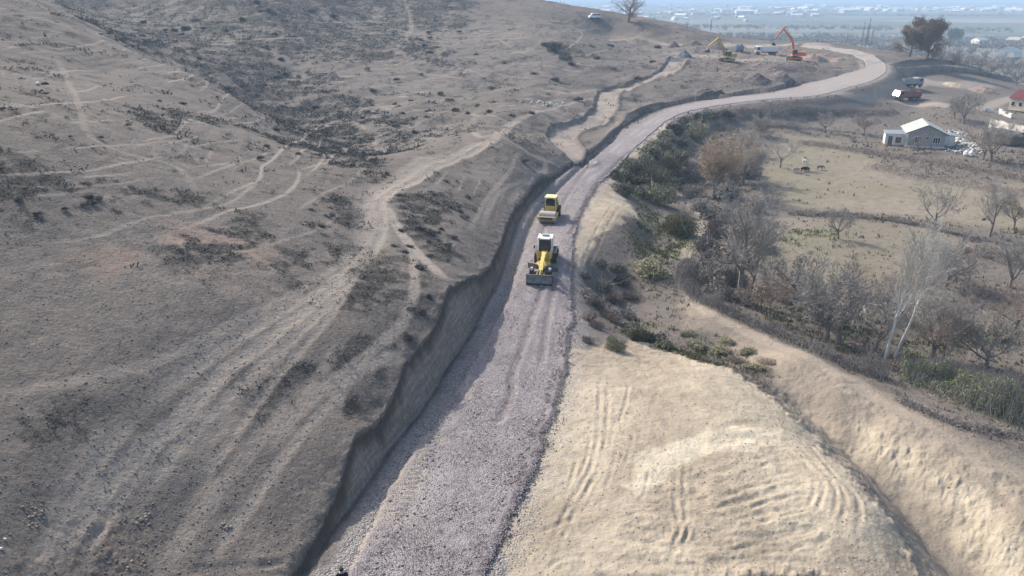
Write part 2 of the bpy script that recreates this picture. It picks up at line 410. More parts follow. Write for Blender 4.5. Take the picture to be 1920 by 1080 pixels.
GREENS = [hits(p) for p in ([(1130,560),(1220,590),(1330,640),(1440,690),(1440,720),(1340,690),(1240,665),(1170,640)],
          [(1480,410),(1600,425),(1560,470),(1440,500),(1420,450)], [(1390,560),(1620,600),(1760,590),(1900,640),(1760,680),(1560,660),(1420,600)],
          [(1200,370),(1300,400),(1310,470),(1240,500),(1180,520)])]
BAY = hits([(640,735),(660,715),(700,690),(738,678),(745,700),(738,735),(722,765),(690,795),(668,812),(652,780)])
MARSH = hits([(560,470),(650,380),(690,330),(660,300),(560,350),(480,400),(420,440),(480,470)])
SCRUBZ = [(hits(p), s) for p, s in (
    ([(200,35),(400,60),(600,140),(760,220),(900,250),(760,240),(640,270),(520,240),(350,130),(180,60)], .74),
    ([(60,-20),(760,-20),(760,80),(700,130),(560,110),(340,80),(170,40)], .85),
    ([(440,240),(560,250),(700,230),(780,260),(660,330),(560,300)], .72),
    ([(-20,330),(250,345),(470,350),(420,400),(200,435),(-20,430)], .85),
    ([(500,400),(640,350),(700,400),(640,460),(520,500),(440,470)], .9),
    ([(740,360),(900,380),(930,430),(900,500),(830,500),(760,430)], .8),
    ([(660,480),(720,440),(770,470),(790,540),(760,600),(690,560)], .75),
    ([(640,720),(760,670),(740,730),(700,790),(660,810),(640,760)], .95),
    ([(-20,800),(200,780),(230,800),(150,880),(-20,900)], .7),
    ([(740,60),(830,90),(860,130),(760,110)], .9),
    ([(1020,90),(1100,80),(1140,110),(1060,120)], .6),
    ([(220,200),(400,215),(440,260),(250,262),(190,230)], .6),
    ([(-20,120),(80,130),(100,190),(-20,200)], .6))]
SCRUBZ.append(([(-260, 240), (-120, 250), (-20, 310), (-10, 700), (-500, 700)], .8))
# bulldozer and tyre marks pressed into the sand
GRV = []
def groove(uv, hw=.18, dep=.05, n=5):
    GRV.append((line(uv, n), hw, dep))
for k in range(11):
    o = k + _rr.uniform(-.35, .35); u0 = _rr.uniform(1250, 1390)
    P_ = [(1262 + k * 4, 905 + 15 * o), (1370, 880 + 17 * o + _rr.uniform(-3, 3)), (1450 + 6 * k, 850 + 17 * o), (1490 + 9 * k, 855 + 15 * o)]
    groove([(max(p[0], u0 + i * 8), p[1] + _rr.uniform(-3, 3)) for i, p in enumerate(P_)], _rr.uniform(.1, .2), _rr.uniform(.04, .08))
for k in (0, 1, 3, 4, 6):
    groove([(1440 + 12 * k, 838 - 2 * k), (1500 + 10 * k, 862 + 4 * k), (1530 + 13 * k, 910 + 4 * k), (1510 + 16 * k, 960 + 8 * k)], .15, .06)
for du in (0, 16):
    groove([(1268 + du, 860), (1266 + du, 930), (1272 + du, 1000), (1250 + du, 1075)], .14, .05)
    groove([(1200 - du, 1085), (1250 - du, 1050), (1290 - du, 1000), (1300 - du, 960)], .12, .04)
    groove([(1010 + du, 1080), (1060 + du, 960), (1110 + du, 870), (1122 + du, 790), (1125 + du, 700)], .14, .05)
    groove([(1080, 700 + du * .6), (1160, 722 + du * .5), (1260, 750 + du * .5), (1360, 776 + du * .5)], .12, .04)
    groove([(1160, 640 + du), (1300, 690 + du), (1420, 740 + du), (1500, 800 + du)], .14, .05)
    groove([(1080 + du, 530), (1110 + du, 450), (1150 + du * 1.4, 385), (1170 + du * 1.4, 372)], .16, .05)
for k in range(14):
    u, v = _rr.uniform(980, 1560), _rr.uniform(900, 1070); L = _rr.uniform(50, 130)
    groove([(u, v), (u + L * .5, v - L * .22 - 4), (u + L, v - L * .30)], .13, .05, 3)
groove([(330, 1074), (400, 1066), (470, 1064), (560, 1050)], .24, .12)
groove([(140, 1050), (175, 1010), (200, 975)], .16, .07)
for k in range(8):
    u, v = _rr.uniform(1075, 1240), _rr.uniform(680, 880)
    groove([(u, v), (u - 8, v + 40), (u - 22, v + 80)], .12, .04, 3)
# gravelled bench between the bank and the road, with a ditch on its road side
bench = line([(1100,300),(1050,337),(1010,375),(985,408),(968,445),(955,485),(945,520),(930,560),(905,600)], 5)
ditchl = line([(1160,252),(1100,303),(1060,340),(1022,378),(1000,412),(985,448),(972,487),(958,520),(945,558),(920,600)], 5)
wash = line([(1020,200),(1000,188)], 3)
gully_r = line([(1490,750),(1530,790),(1590,850),(1640,890),(1690,950),(1740,1020),(1790,1080)], 5)

def resample(P, n):
    P = np.array(P); s = np.concatenate([[0], np.cumsum(np.hypot(np.diff(P[:, 0]), np.diff(P[:, 1])))])
    t = np.linspace(0, s[-1], n)
    return np.stack([np.interp(t, s, P[:, k]) for k in range(3)], 1)
nseg = (len(RL) - 1)
def pair(nper):
    """rows of left and right edge points that stay matched at the traced stations"""
    a = np.array(RL); b = np.array(RRt); L = []; Rr = []
    for i in range(nseg):
        m = (a[i] + b[i]) / 2; m2 = (a[i + 1] + b[i + 1]) / 2
        d = math.hypot(*(m2 - m)[:2]); k = max(1, int(d / nper(m[1])))
        for j in range(k):
            t = j / k
            L.append(a[i] * (1 - t) + a[i + 1] * t); Rr.append(b[i] * (1 - t) + b[i + 1] * t)
    L.append(a[-1]); Rr.append(b[-1])
    return np.array(L), np.array(Rr)
def zfull(x, y, masks=False):
    x = np.asarray(x, float); y = np.asarray(y, float); sh = x.shape
    x = x.ravel(); y = y.ravel()
    z = zbase(x, y)
    r = np.hypot(x, y)
    near = sstep(420, 300, r)
    road = sdpoly(x, y, ROADPOLY, 8)
    offroad = sstep(0.4, -1.2, road)
    it = inside(x, y, hill_poly)
    dt, _, _ = poly_d(x, y, top_w, 12); db, sb, _ = poly_d(x, y, base_w, 12)
    hillm = np.where(it, sstep(0, 2.0, dt), 0.0)
    dt0 = np.minimum(poly_d(x, y, top_w, 16)[0], 16)
    wx = x + 1.5 * fbm(x, y, .35, 3, 11); wy = y + 1.5 * fbm(x, y, .35, 3, 23)
    sand = np.maximum(sstep(-.3, .3, sdpoly(wx, wy, SANDP, 12)), sstep(-.3, .3, sdpoly(wx, wy, TONGUE, 12)))
    sand = np.maximum(sand, sstep(-.3, .3, sdpoly(wx, wy, TONG2, 12)))
    quarry = sstep(-6, 6, sdpoly(x, y, QUARRY, 40))
    rb = sstep(-1, 1.5, sdpoly(wx, wy, RBANK, 20))
    # relief
    z = z + near * offroad * (0.10 * fbm(x, y, .45, 4, 1, .55) + hillm * .45 * fbm(x, y, .06, 3, 2) * sstep(40, 90, r))
    gul = np.abs(fbm(x * .8 + y * .5, y * .8 - x * .5, .07, 4, 31))
    z = z + hillm * sstep(90, 160, r) * near * .7 * (sstep(0, .5, gul) - .5)
    # trodden steps along the contours
    ph = z * 1.25 + 1.2 * fbm(x, y, .03, 2, 8)
    saw = ph - np.floor(ph)
    z = z + hillm * near * sstep(4, 14, np.where(it, dt0, 0)) * sstep(55, 95, r) * .17 * sstep(-.2, .3, fbm(x, y, .08, 3, 9)) * (sstep(0, .3, saw) - saw)
    z = z + quarry * .42 * (fbm(x, y, .14, 5, 41, .6)) * offroad
    z = z + rb * .32 * np.abs(fbm(x, y, .38, 5, 51, .6)) * 1.4
    dy = sstep(-1.5, 1.0, sdpoly(wx, wy, DITCHY, 20))
    z = z + dy * .45 * (np.abs(fbm(x, y, .95, 5, 57, .7)) - .1)
    lump = sstep(-3.5, -.5, sdpoly(wx, wy, SANDP, 14)) * sstep(1.5, -.3, sdpoly(wx, wy, SANDP, 14)) * (x > 10)
    z = z + lump * .55 * np.abs(fbm(x, y, .7, 5, 58, .6))
    # clods on the sand: smoother where driven flat
    rough = sand * sstep(0.05, .5, fbm(x, y, .09, 3, 61) + .25)
    z = z + sand * offroad * (.03 * fbm(x, y, 2.4, 2, 62) + .17 * rough * fbm(x * .6, y * 1.3, .9, 5, 63, .62))
    # vertical scratches on the bank face
    face = np.where(~it & (inside(x, y, cut_poly)), 1.0, 0.0)
    rag = sstep(1.4, 0, dt) * .22 * fbm(x, y, 1.1, 3, 71) * sstep(250, 120, r)
    z = z + rag * (1 - face * .5)
    z = z + face * .16 * fbm(x, y, 1.3, 3, 72)
    oc = sstep(-4, 3, sdpoly(x, y, OUTC, 20))
    z = z + oc * 1.6 * (np.abs(fbm(x, y, .22, 4, 66, .6)) + .1)
    # side track
    d, s, _ = poly_d(x, y, side, 9)
    sd = d * s
    wav = .5 * fbm(x, y, .5, 3, 81)
    z = z - .7 * sstep(2.9 + wav, 2.5 + wav, sd) * sstep(-3.6, -2.0, sd) * sstep(9, 7, d)
    z = z + .35 * np.exp(-((sd + 3.2) / .6) ** 2)
    # ditch and bench beside the road
    d, s, a = poly_d(x, y, ditchl, 4)
    z = z - .55 * np.exp(-(d / .55) ** 2) * sstep(0, 8, a)
    d, s, a = poly_d(x, y, bench, 4)
    z = z + .28 * np.exp(-(d / 1.0) ** 2) * sstep(0, 8, a) * (1 + .5 * fbm(x, y, 1.2, 3, 82))
    d, s, a = poly_d(x, y, base_w, 3)
    z = z - .22 * np.exp(-(d / .3) ** 2)
    d, s, _ = poly_d(x, y, gully_r, 6)
    z = z - .28 * np.exp(-((d * s + .3 * fbm(x, y, .8, 2, 91)) / .7) ** 2)
    tr = np.zeros(len(x)); rut = np.zeros(len(x))
    fw = .25 * fbm(x, y, .9, 3, 95)
    for pts, hw, st, dep in TRAILS:
        if True:
            d, s, a = poly_d(x, y, pts, hw * 3 + 1.5)
            L = sum(math.hypot(pts[i + 1][0] - pts[i][0], pts[i + 1][1] - pts[i][1]) for i in range(len(pts) - 1))
            end = sstep(0, .15 * L, a) * sstep(L, .85 * L, a) if hw < 2 else 1
            k = st * sstep(hw * 1.5, hw * .45, d + fw * min(1, hw)) * (.25 + .75 * end)
            tr = np.maximum(tr, k)
            if dep: rut = np.maximum(rut, dep * np.exp(-(d / hw) ** 2))
    lz = sstep(70, 110, r) * hillm * near * sstep(-.15, .25, fbm(x, y, .035, 3, 140))
    tr = np.maximum(tr, .55 * lz * np.exp(-((saw - .12) / .07) ** 2) * sstep(-.3, .2, fbm(x, y, .12, 2, 141)))
    z = z - rut
    gv = np.zeros(len(x)); brk = fbm(x, y, .8, 3, 97)
    for pts, hw, dep in GRV:
        d, s, a = poly_d(x, y, pts, 1.2)
        L = sum(math.hypot(pts[i + 1][0] - pts[i][0], pts[i + 1][1] - pts[i][1]) for i in range(len(pts) - 1))
        e = sstep(0, .2 * L, a) * sstep(L, .8 * L, a)
        d = d + .35 * fw; e = e * (.35 + .65 * sstep(-.15, .15, brk))
        gv = gv - dep * e * 1.0 * np.exp(-(d / hw) ** 2) + .55 * dep * e * np.exp(-((d - 2 * hw) / (.8 * hw)) ** 2)
    z = z + gv * offroad
    z = z + .30 * sstep(-.8, .3, sdpoly(wx, wy, REDD2, 8)) * np.abs(fbm(x, y, 1.1, 5, 142, .65))
    if not masks: return z.reshape(sh)
    m = {}
    m['trail'] = tr * offroad
    rb2 = sstep(-1.0, .8, sdpoly(wx, wy, RB2, 20))
    m['sand'] = np.maximum(sand, rb2 * (.45 + .35 * sstep(-.3, .3, fbm(x, y, .3, 4, 59))))
    pale = sstep(-.3, .2, sdpoly(wx, wy, PALE, 12)) * 1.0
    pale = np.maximum(pale, sand * .38 * sstep(.05, .4, fbm(x, y, .10, 3, 64) + .3 * sstep(70, 45, r)))
    pale = np.maximum(pale, dy * .6)
    m['pale'] = pale
    scr = np.zeros(len(x))
    wx2 = x + 9 * fbm(x, y, .05, 3, 111); wy2 = y + 9 * fbm(x, y, .05, 3, 113)
    for pl, s in SCRUBZ:
        scr = np.maximum(scr, s * sstep(-5, 4, sdpoly(wx2, wy2, pl, 25)))
    scr = np.maximum(scr, hillm * (.14 + .16 * sstep(60, 100, r)))
    scr = np.maximum(scr, .75 * sstep(-1.0, .8, sdpoly(wx, wy, BAY, 12)))
    # clumps elongated along the contours
    cl = fbm(x * .9, y * 1.1, .22, 4, 101, .6)
    cl2 = fbm(x, y, .9, 3, 103, .6)
    scr = np.clip(scr * 1.5, 0, 1) * sstep(-.10, .16, cl * .8 + .6 * cl2 + (scr - .55) * .75)
    m['scrub'] = np.clip(scr, 0, 1) * (1 - .85 * tr) * hillm
    gr = np.zeros(len(x))
    for pl in GREENS: gr = np.maximum(gr, sstep(-2, 3, sdpoly(wx, wy, pl, 15)))
    gr = gr * sstep(-.4, .4, fbm(x, y, .25, 4, 105))
    lowveg = (x > 14) & ~it
    lv = sstep(-3, 3, x - 14 - .35 * (y - 60) * 0) * np.where(lowveg, 1, 0) * (1 - np.maximum(sand, rb2)) * (1 - rb) * (1 - tr)
    mead = np.maximum(sstep(-3, 2, sdpoly(x, y, MEADOW, 20)), sstep(-3, 2, sdpoly(x, y, ORCH, 20)) * .8)
    m['green'] = gr * (1 - sand)
    m['mead'] = mead
    dk = lv * (1 - mead) * (1 - rb) * (.25 + .75 * sstep(-.3, .3, fbm(x, y, .12, 4, 107))) * sstep(300, 200, r)
    m['dark'] = np.clip(dk * .5, 0, 1)
    m['dark'] = np.maximum(m['dark'], sstep(-3, 3, sdpoly(x, y, QDARK, 40)) * .6)
    rd = np.maximum(sstep(-4, 4, sdpoly(wx2, wy2, REDD, 20)) * .8, sstep(-1, 1, sdpoly(wx, wy, REDD2, 8)))
    m['red'] = rd * sstep(-.3, .3, fbm(x, y, .3, 3, 109)) + quarry * .15
    d, s, a = poly_d(x, y, bench, 4)
    g = sstep(1.7, .9, d) * .9
    g = np.maximum(g, sstep(-2.4, -.2, road + .8 * fbm(x, y, .7, 3, 121)) * sstep(-1, 0, -(x - 200)))
    d, s, a = poly_d(x, y, base_w, 4)
    foot = np.where(s > 0, 0, 1) * sstep(5.5, 3.0, d) * sstep(62, 50, y)
    m['gravel'] = np.maximum(g, 0) * (1 - sand * .6) * np.where(it, 0, 1)
    m['bank'] = face
    m['topsoil'] = face * sstep(.42, .08, dt + .12 * fbm(x, y, 1.4, 3, 130))
    m['offroad'] = offroad
    return z.reshape(sh), m
# ---------------------------------------------------------------- node helpers
def new_mat(name, rough=.9, spec=.2):
    m = bpy.data.materials.new(name); m.use_nodes = True
    b = m.node_tree.nodes['Principled BSDF']
    b.inputs['Roughness'].default_value = rough
    b.inputs['Specular IOR Level'].default_value = spec
    return m, m.node_tree.nodes, m.node_tree.links, b
class NB:
    """short hand for building node chains"""
    def __init__(s, m): s.N = m.node_tree.nodes; s.L = m.node_tree.links
    def pos(s, obj=False):
        if obj: return s.N.new('ShaderNodeTexCoord').outputs['Object']
        return s.N.new('ShaderNodeNewGeometry').outputs['Position']
    def scale(s, v, sc_):
        n = s.N.new('ShaderNodeVectorMath'); n.operation = 'MULTIPLY'; s.L.new(v, n.inputs[0]); n.inputs[1].default_value = sc_; return n.outputs[0]
    def noise(s, v, scale, det=4, rough=.55, dist=0):
        n = s.N.new('ShaderNodeTexNoise'); s.L.new(v, n.inputs['Vector']); n.inputs['Scale'].default_value = scale
        n.inputs['Detail'].default_value = det; n.inputs['Roughness'].default_value = rough; n.inputs['Distortion'].default_value = dist
        return n.outputs['Fac']
    def vor(s, v, scale, feat='F1', out='Distance', rnd=1):
        n = s.N.new('ShaderNodeTexVoronoi'); n.feature = feat; s.L.new(v, n.inputs['Vector']); n.inputs['Scale'].default_value = scale
        n.inputs['Randomness'].default_value = rnd; return n.outputs[out]
    def ramp(s, f, stops, interp='LINEAR'):
        n = s.N.new('ShaderNodeValToRGB'); s.L.new(f, n.inputs[0]); e = n.color_ramp.elements; n.color_ramp.interpolation = interp
        while len(e) < len(stops): e.new(.5)
        for i, (p, c) in enumerate(stops):
            e[i].position = p
            e[i].color = (c, c, c, 1) if isinstance(c, (int, float)) else (*c, 1)
        return n.outputs[0]
    def mix(s, f, a, b, mode='MIX'):
        n = s.N.new('ShaderNodeMix'); n.data_type = 'RGBA'; n.blend_type = mode; n.clamp_result = False
        for inp, v in ((0, f), (6, a), (7, b)):
            if isinstance(v, (int, float)): n.inputs[inp].default_value = v if inp == 0 else (v, v, v, 1)
            elif isinstance(v, tuple): n.inputs[inp].default_value = (*v[:3], 1)
            else: s.L.new(v, n.inputs[inp])
        return n.outputs[2]
    def math(s, op, a, b=0, clamp=False):
        n = s.N.new('ShaderNodeMath'); n.operation = op; n.use_clamp = clamp
        for i, v in enumerate((a, b)):
            if isinstance(v, (int, float)): n.inputs[i].default_value = v
            else: s.L.new(v, n.inputs[i])
        return n.outputs[0]
    def attr(s, name):
        n = s.N.new('ShaderNodeAttribute'); n.attribute_name = name; sep = s.N.new('ShaderNodeSeparateColor'); s.L.new(n.outputs['Color'], sep.inputs[0])
        return sep.outputs[0], sep.outputs[1], sep.outputs[2], n.outputs['Alpha']
    def bump(s, h, strength, dist, bsdf, normal=None):
        n = s.N.new('ShaderNodeBump'); n.inputs['Strength'].default_value = strength; n.inputs['Distance'].default_value = dist
        s.L.new(h, n.inputs['Height'])
        if normal: s.L.new(normal, n.inputs['Normal'])
        s.L.new(n.outputs[0], bsdf.inputs['Normal']); return n.outputs[0]

def ground_material():
    m, N, L, b = new_mat('ground_soil', .95, .1)
    k = NB(m); p = k.pos()
    big = k.noise(p, .045, 4, .6); mid = k.noise(p, .6, 5, .65); fine = k.noise(p, 5.0, 4, .7); vf = k.noise(p, 17.0, 2, .6)
    soil = k.mix(k.ramp(big, [(.38, 0), (.62, 1)]), (.140, .120, .103), (.182, .158, .137))
    soil = k.mix(k.ramp(mid, [(.40, .0), (.60, 1)]), soil, (.125, .112, .100))
    soil = k.mix(k.ramp(fine, [(.54, 0), (.66, .85)]), soil, (.085, .070, .058))
    soil = k.mix(k.ramp(fine, [(.26, .6), (.42, 0)]), soil, (.33, .29, .25))
    red_, sand_, scrub_, trail_ = k.attr('mask_a')
    green_, mead_, dark_, pale_ = k.attr('mask_b')
    grav_, bank_, c_, d_ = k.attr('mask_c')
    redc = k.mix(k.ramp(fine, [(.4, 0), (.6, 1)]), (.215, .148, .110), (.30, .225, .18))
    soil = k.mix(red_, soil, redc)
    # dry tufts
    tuft = k.ramp(fine, [(.36, 1), (.56, .25)])
    scol = k.mix(k.ramp(mid, [(.4, 0), (.6, 1)]), (.034, .034, .032), (.070, .065, .056))
    soil = k.mix(k.math('MULTIPLY', scrub_, k.ramp(fine, [(.34, .25), (.50, 1)])), soil, scol)
    tcol = k.mix(k.ramp(fine, [(.35, 0), (.65, 1)]), (.235, .20, .168), (.33, .285, .24))
    soil = k.mix(trail_, soil, tcol)
    mcol = k.mix(k.ramp(mid, [(.35, 0), (.65, 1)]), (.19, .162, .126), (.245, .212, .168))
    mcol = k.mix(k.ramp(big, [(.4, 0), (.6, .6)]), mcol, (.17, .155, .10))
    mcol = k.mix(k.ramp(fine, [(.58, 0), (.7, .5)]), mcol, (.12, .10, .075))
    soil = k.mix(mead_, soil, mcol)
    soil = k.mix(k.math('MULTIPLY', trail_, .8), soil, tcol)
    dcol = k.mix(k.ramp(mid, [(.4, 0), (.6, 1)]), (.12, .102, .082), (.20, .17, .135))
    soil = k.mix(dark_, soil, dcol)
    gcol = k.mix(k.ramp(mid, [(.4, 0), (.6, 1)]), (.105, .115, .055), (.20, .185, .11))
    soil = k.mix(k.math('MULTIPLY', green_, .75), soil, gcol)
    sandc = k.mix(k.ramp(mid, [(.38, 0), (.62, 1)]), (.295, .243, .180), (.375, .315, .235))
    sandc = k.mix(k.ramp(big, [(.45, 0), (.6, .6)]), sandc, (.25, .208, .158))
    sandc = k.mix(k.ramp(fine, [(.60, 0), (.74, .6)]), sandc, (.26, .21, .16))
    soil = k.mix(sand_, soil, sandc)
    soil = k.mix(pale_, soil, k.mix(k.ramp(mid, [(.4, 0), (.6, 1)]), (.43, .37, .275), (.52, .45, .34)))
    v = k.vor(p, 9.0, 'F1', 'Color'); vs = N.new('ShaderNodeSeparateColor'); L.new(v, vs.inputs[0])
    gr = k.mix(vs.outputs[0], (.17, .155, .15), (.40, .37, .345))
    soil = k.mix(k.math('MULTIPLY', grav_, k.ramp(fine, [(.3, .4), (.5, 1)])), soil, gr)
    # bank: cut earth, streaked down the face
    pv = k.scale(p, (1.6, 1.6, .35)); st = k.noise(pv, 2.2, 4, .6)
    bc = k.mix(k.ramp(st, [(.35, 0), (.65, 1)]), (.20, .165, .135), (.31, .265, .215))
    sz = k.noise(k.scale(p, (.25, .25, 2.6)), 1.3, 4, .6)
    bc = k.mix(k.ramp(sz, [(.42, 0), (.58, .6)]), bc, (.15, .125, .105))
    bc = k.mix(k.ramp(fine, [(.55, 0), (.68, .7)]), bc, (.40, .35, .29))
    bc = k.mix(d_, bc, (.085, .07, .058))
    soil = k.mix(bank_, soil, bc)
    fp = k.scale(p, (.0022, .0050, 0)); fv = k.vor(fp, 1.0, 'F1', 'Color'); fs = N.new('ShaderNodeSeparateColor'); L.new(fv, fs.inputs[0])
    fc = k.ramp(fs.outputs[0], [(.0, (.10, .12, .115)), (.35, (.13, .155, .14)), (.6, (.18, .18, .16)), (.85, (.15, .17, .165)), (.93, (.24, .225, .20))], 'CONSTANT')  # far field patches tinted blue-green, some haze put into the ground colour
    fc = k.mix(k.ramp(k.noise(p, .02, 4), [(.45, 0), (.6, .6)]), fc, (.16, .17, .15))
    soil = k.mix(c_, soil, fc)
    L.new(soil, b.inputs['Base Color'])
    vd = k.vor(p, 9.0)
    h = k.math('ADD', k.math('MULTIPLY', k.noise(p, 1.1, 3, .6), .55), k.math('MULTIPLY', k.noise(p, 4.0, 6, .68), k.math('SUBTRACT', .42, k.math('MULTIPLY', sand_, .20))))
    h = k.math('ADD', h, k.math('MULTIPLY', k.math('MULTIPLY', vd, grav_), -.5))
    k.bump(h, 1.0, .30, b)
    return m

def set_attr(me, name, cols):
    a = me.color_attributes.new(name, 'FLOAT_COLOR', 'POINT')
    a.data.foreach_set('color', np.stack(cols, -1).astype(np.float32).ravel())
def grid_mesh(name, co, nr, na, closed=False):
    i = np.arange(nr * na).reshape(nr, na)
    if closed: i = np.concatenate([i, i[:, :1]], 1)
    f = np.stack([i[:-1, :-1], i[1:, :-1], i[1:, 1:], i[:-1, 1:]], -1).reshape(-1, 4)
    me = bpy.data.meshes.new(name)
    me.vertices.add(len(co)); me.vertices.foreach_set('co', np.asarray(co, np.float32).ravel())
    me.loops.add(f.size); me.loops.foreach_set('vertex_index', f.ravel().astype(np.int32))
    me.polygons.add(len(f)); me.polygons.foreach_set('loop_start', (np.arange(len(f)) * 4).astype(np.int32))
    me.polygons.foreach_set('loop_total', np.full(len(f), 4, np.int32))
    me.update(calc_edges=True); me.polygons.foreach_set('use_smooth', np.ones(len(f), bool))
    return me
QUAL = 1.0
def build_ground():
    na = int(1050 * QUAL)
    ang = np.concatenate([np.arange(-180, -50, 3.0), np.linspace(-50, -42, 30)[:-1], np.linspace(-42, 42, na), np.linspace(42, 50, 30)[1:], np.arange(53, 180, 3.0)])
    r = np.concatenate([np.linspace(.5, 24, 14)[:-1], np.exp(np.linspace(math.log(24), math.log(480), int(880 * QUAL)))[:-1], np.exp(np.linspace(math.log(480), math.log(45000), 90))])
    A, RR = np.meshgrid(np.radians(ang), r)
    X = RR * np.sin(A); Y = RR * np.cos(A)
    Z, m = zfull(X, Y, True)
    rr = np.hypot(X, Y)
    co = np.stack([X, Y, Z], -1).reshape(-1, 3)
    me = grid_mesh('ground', co, *X.shape, closed=True)
    set_attr(me, 'mask_a', [m['red'], m['sand'], m['scrub'], m['trail']])
    set_attr(me, 'mask_b', [m['green'], m['mead'], m['dark'], m['pale']])
    z0 = np.zeros(len(co)); set_attr(me, 'mask_c', [m['gravel'], m['bank'], (sstep(370, 520, rr) * sstep(-100, 20, X)).ravel(), m['topsoil']])
    o = bpy.data.objects.new('ground', me); C.objects.link(o); o['kind'] = 'structure'
    me.materials.append(ground_material())
    return o
ground = build_ground()
# ---------------------------------------------------------------- gravel road laid over the ground
def gravel_material():
    m, N, L, b = new_mat('road_gravel', .9, .25)
    k = NB(m); p = k.pos()
    v = k.vor(p, 12.0, 'F1', 'Color'); vs = N.new('ShaderNodeSeparateColor'); L.new(v, vs.inputs[0])
    big = k.noise(p, .11, 4, .6); mid = k.noise(p, .9, 4, .6); fine = k.noise(p, 8, 3, .7)
    c = k.mix(vs.outputs[0], (.145, .127, .129), (.265, .234, .232))
    c = k.mix(k.ramp(vs.outputs[1], [(.93, 0), (.98, .6)]), c, (.58, .55, .53))
    c = k.mix(k.ramp(k.math('ADD', k.math('MULTIPLY', big, .6), k.math('MULTIPLY', mid, .4)), [(.42, 0), (.60, .65)]), c, (.195, .170, .171))
    c = k.mix(k.ramp(mid, [(.52, 0), (.70, .45)]), c, (.34, .325, .315))
    at = k.attr('wear')
    c = k.mix(k.math('MULTIPLY', at[0], k.ramp(fine, [(.3, .5), (.6, 1)])), c, (.325, .282, .24))
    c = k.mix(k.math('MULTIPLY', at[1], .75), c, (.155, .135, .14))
    c = k.mix(k.math('MULTIPLY', at[2], .8), c, (.29, .266, .263))
    L.new(c, b.inputs['Base Color'])
    vd = k.vor(p, 12.0)
    h = k.math('ADD', k.math('MULTIPLY', vd, -.8), k.math('MULTIPLY', k.noise(p, 3.0, 4, .6), .4))
    k.bump(h, 1.0, .06, b)
    return m
mat_gravel = gravel_material()
RUTS = [  # darker furrow behind the grader, wheel lines
    (smooth_poly([unp(*p) for p in [(1022,520,0),(1010,560,0),(992,610,0),(980,650,0),(960,700,0),(955,745,0),(935,790,0)]], 4), .28, .10),
    (smooth_poly([unp(*p) for p in [(1040,530,0),(1030,580,0),(1022,620,0),(1014,680,0)]], 4), .25, .08),
    (smooth_poly([unp(*p) for p in [(1022,425,0),(1012,455,0),(1002,490,0),(994,520,0)]], 4), .2, .05),
    (smooth_poly([unp(*p) for p in [(1120,290,0),(1075,350,0),(1045,400,0)]], 4), .3, .04),
    (smooth_poly([unp(*p) for p in [(1220,262,0.2),(1160,300,0),(1118,345,0),(1090,395,0),(1070,440,0)]], 4), .3, .10)]
CLEAT = smooth_poly([unp(*p) for p in [(868,720,0),(842,765,0),(820,805,0),(800,850,0),(780,890,0),(765,930,0),(745,975,0)]], 4)
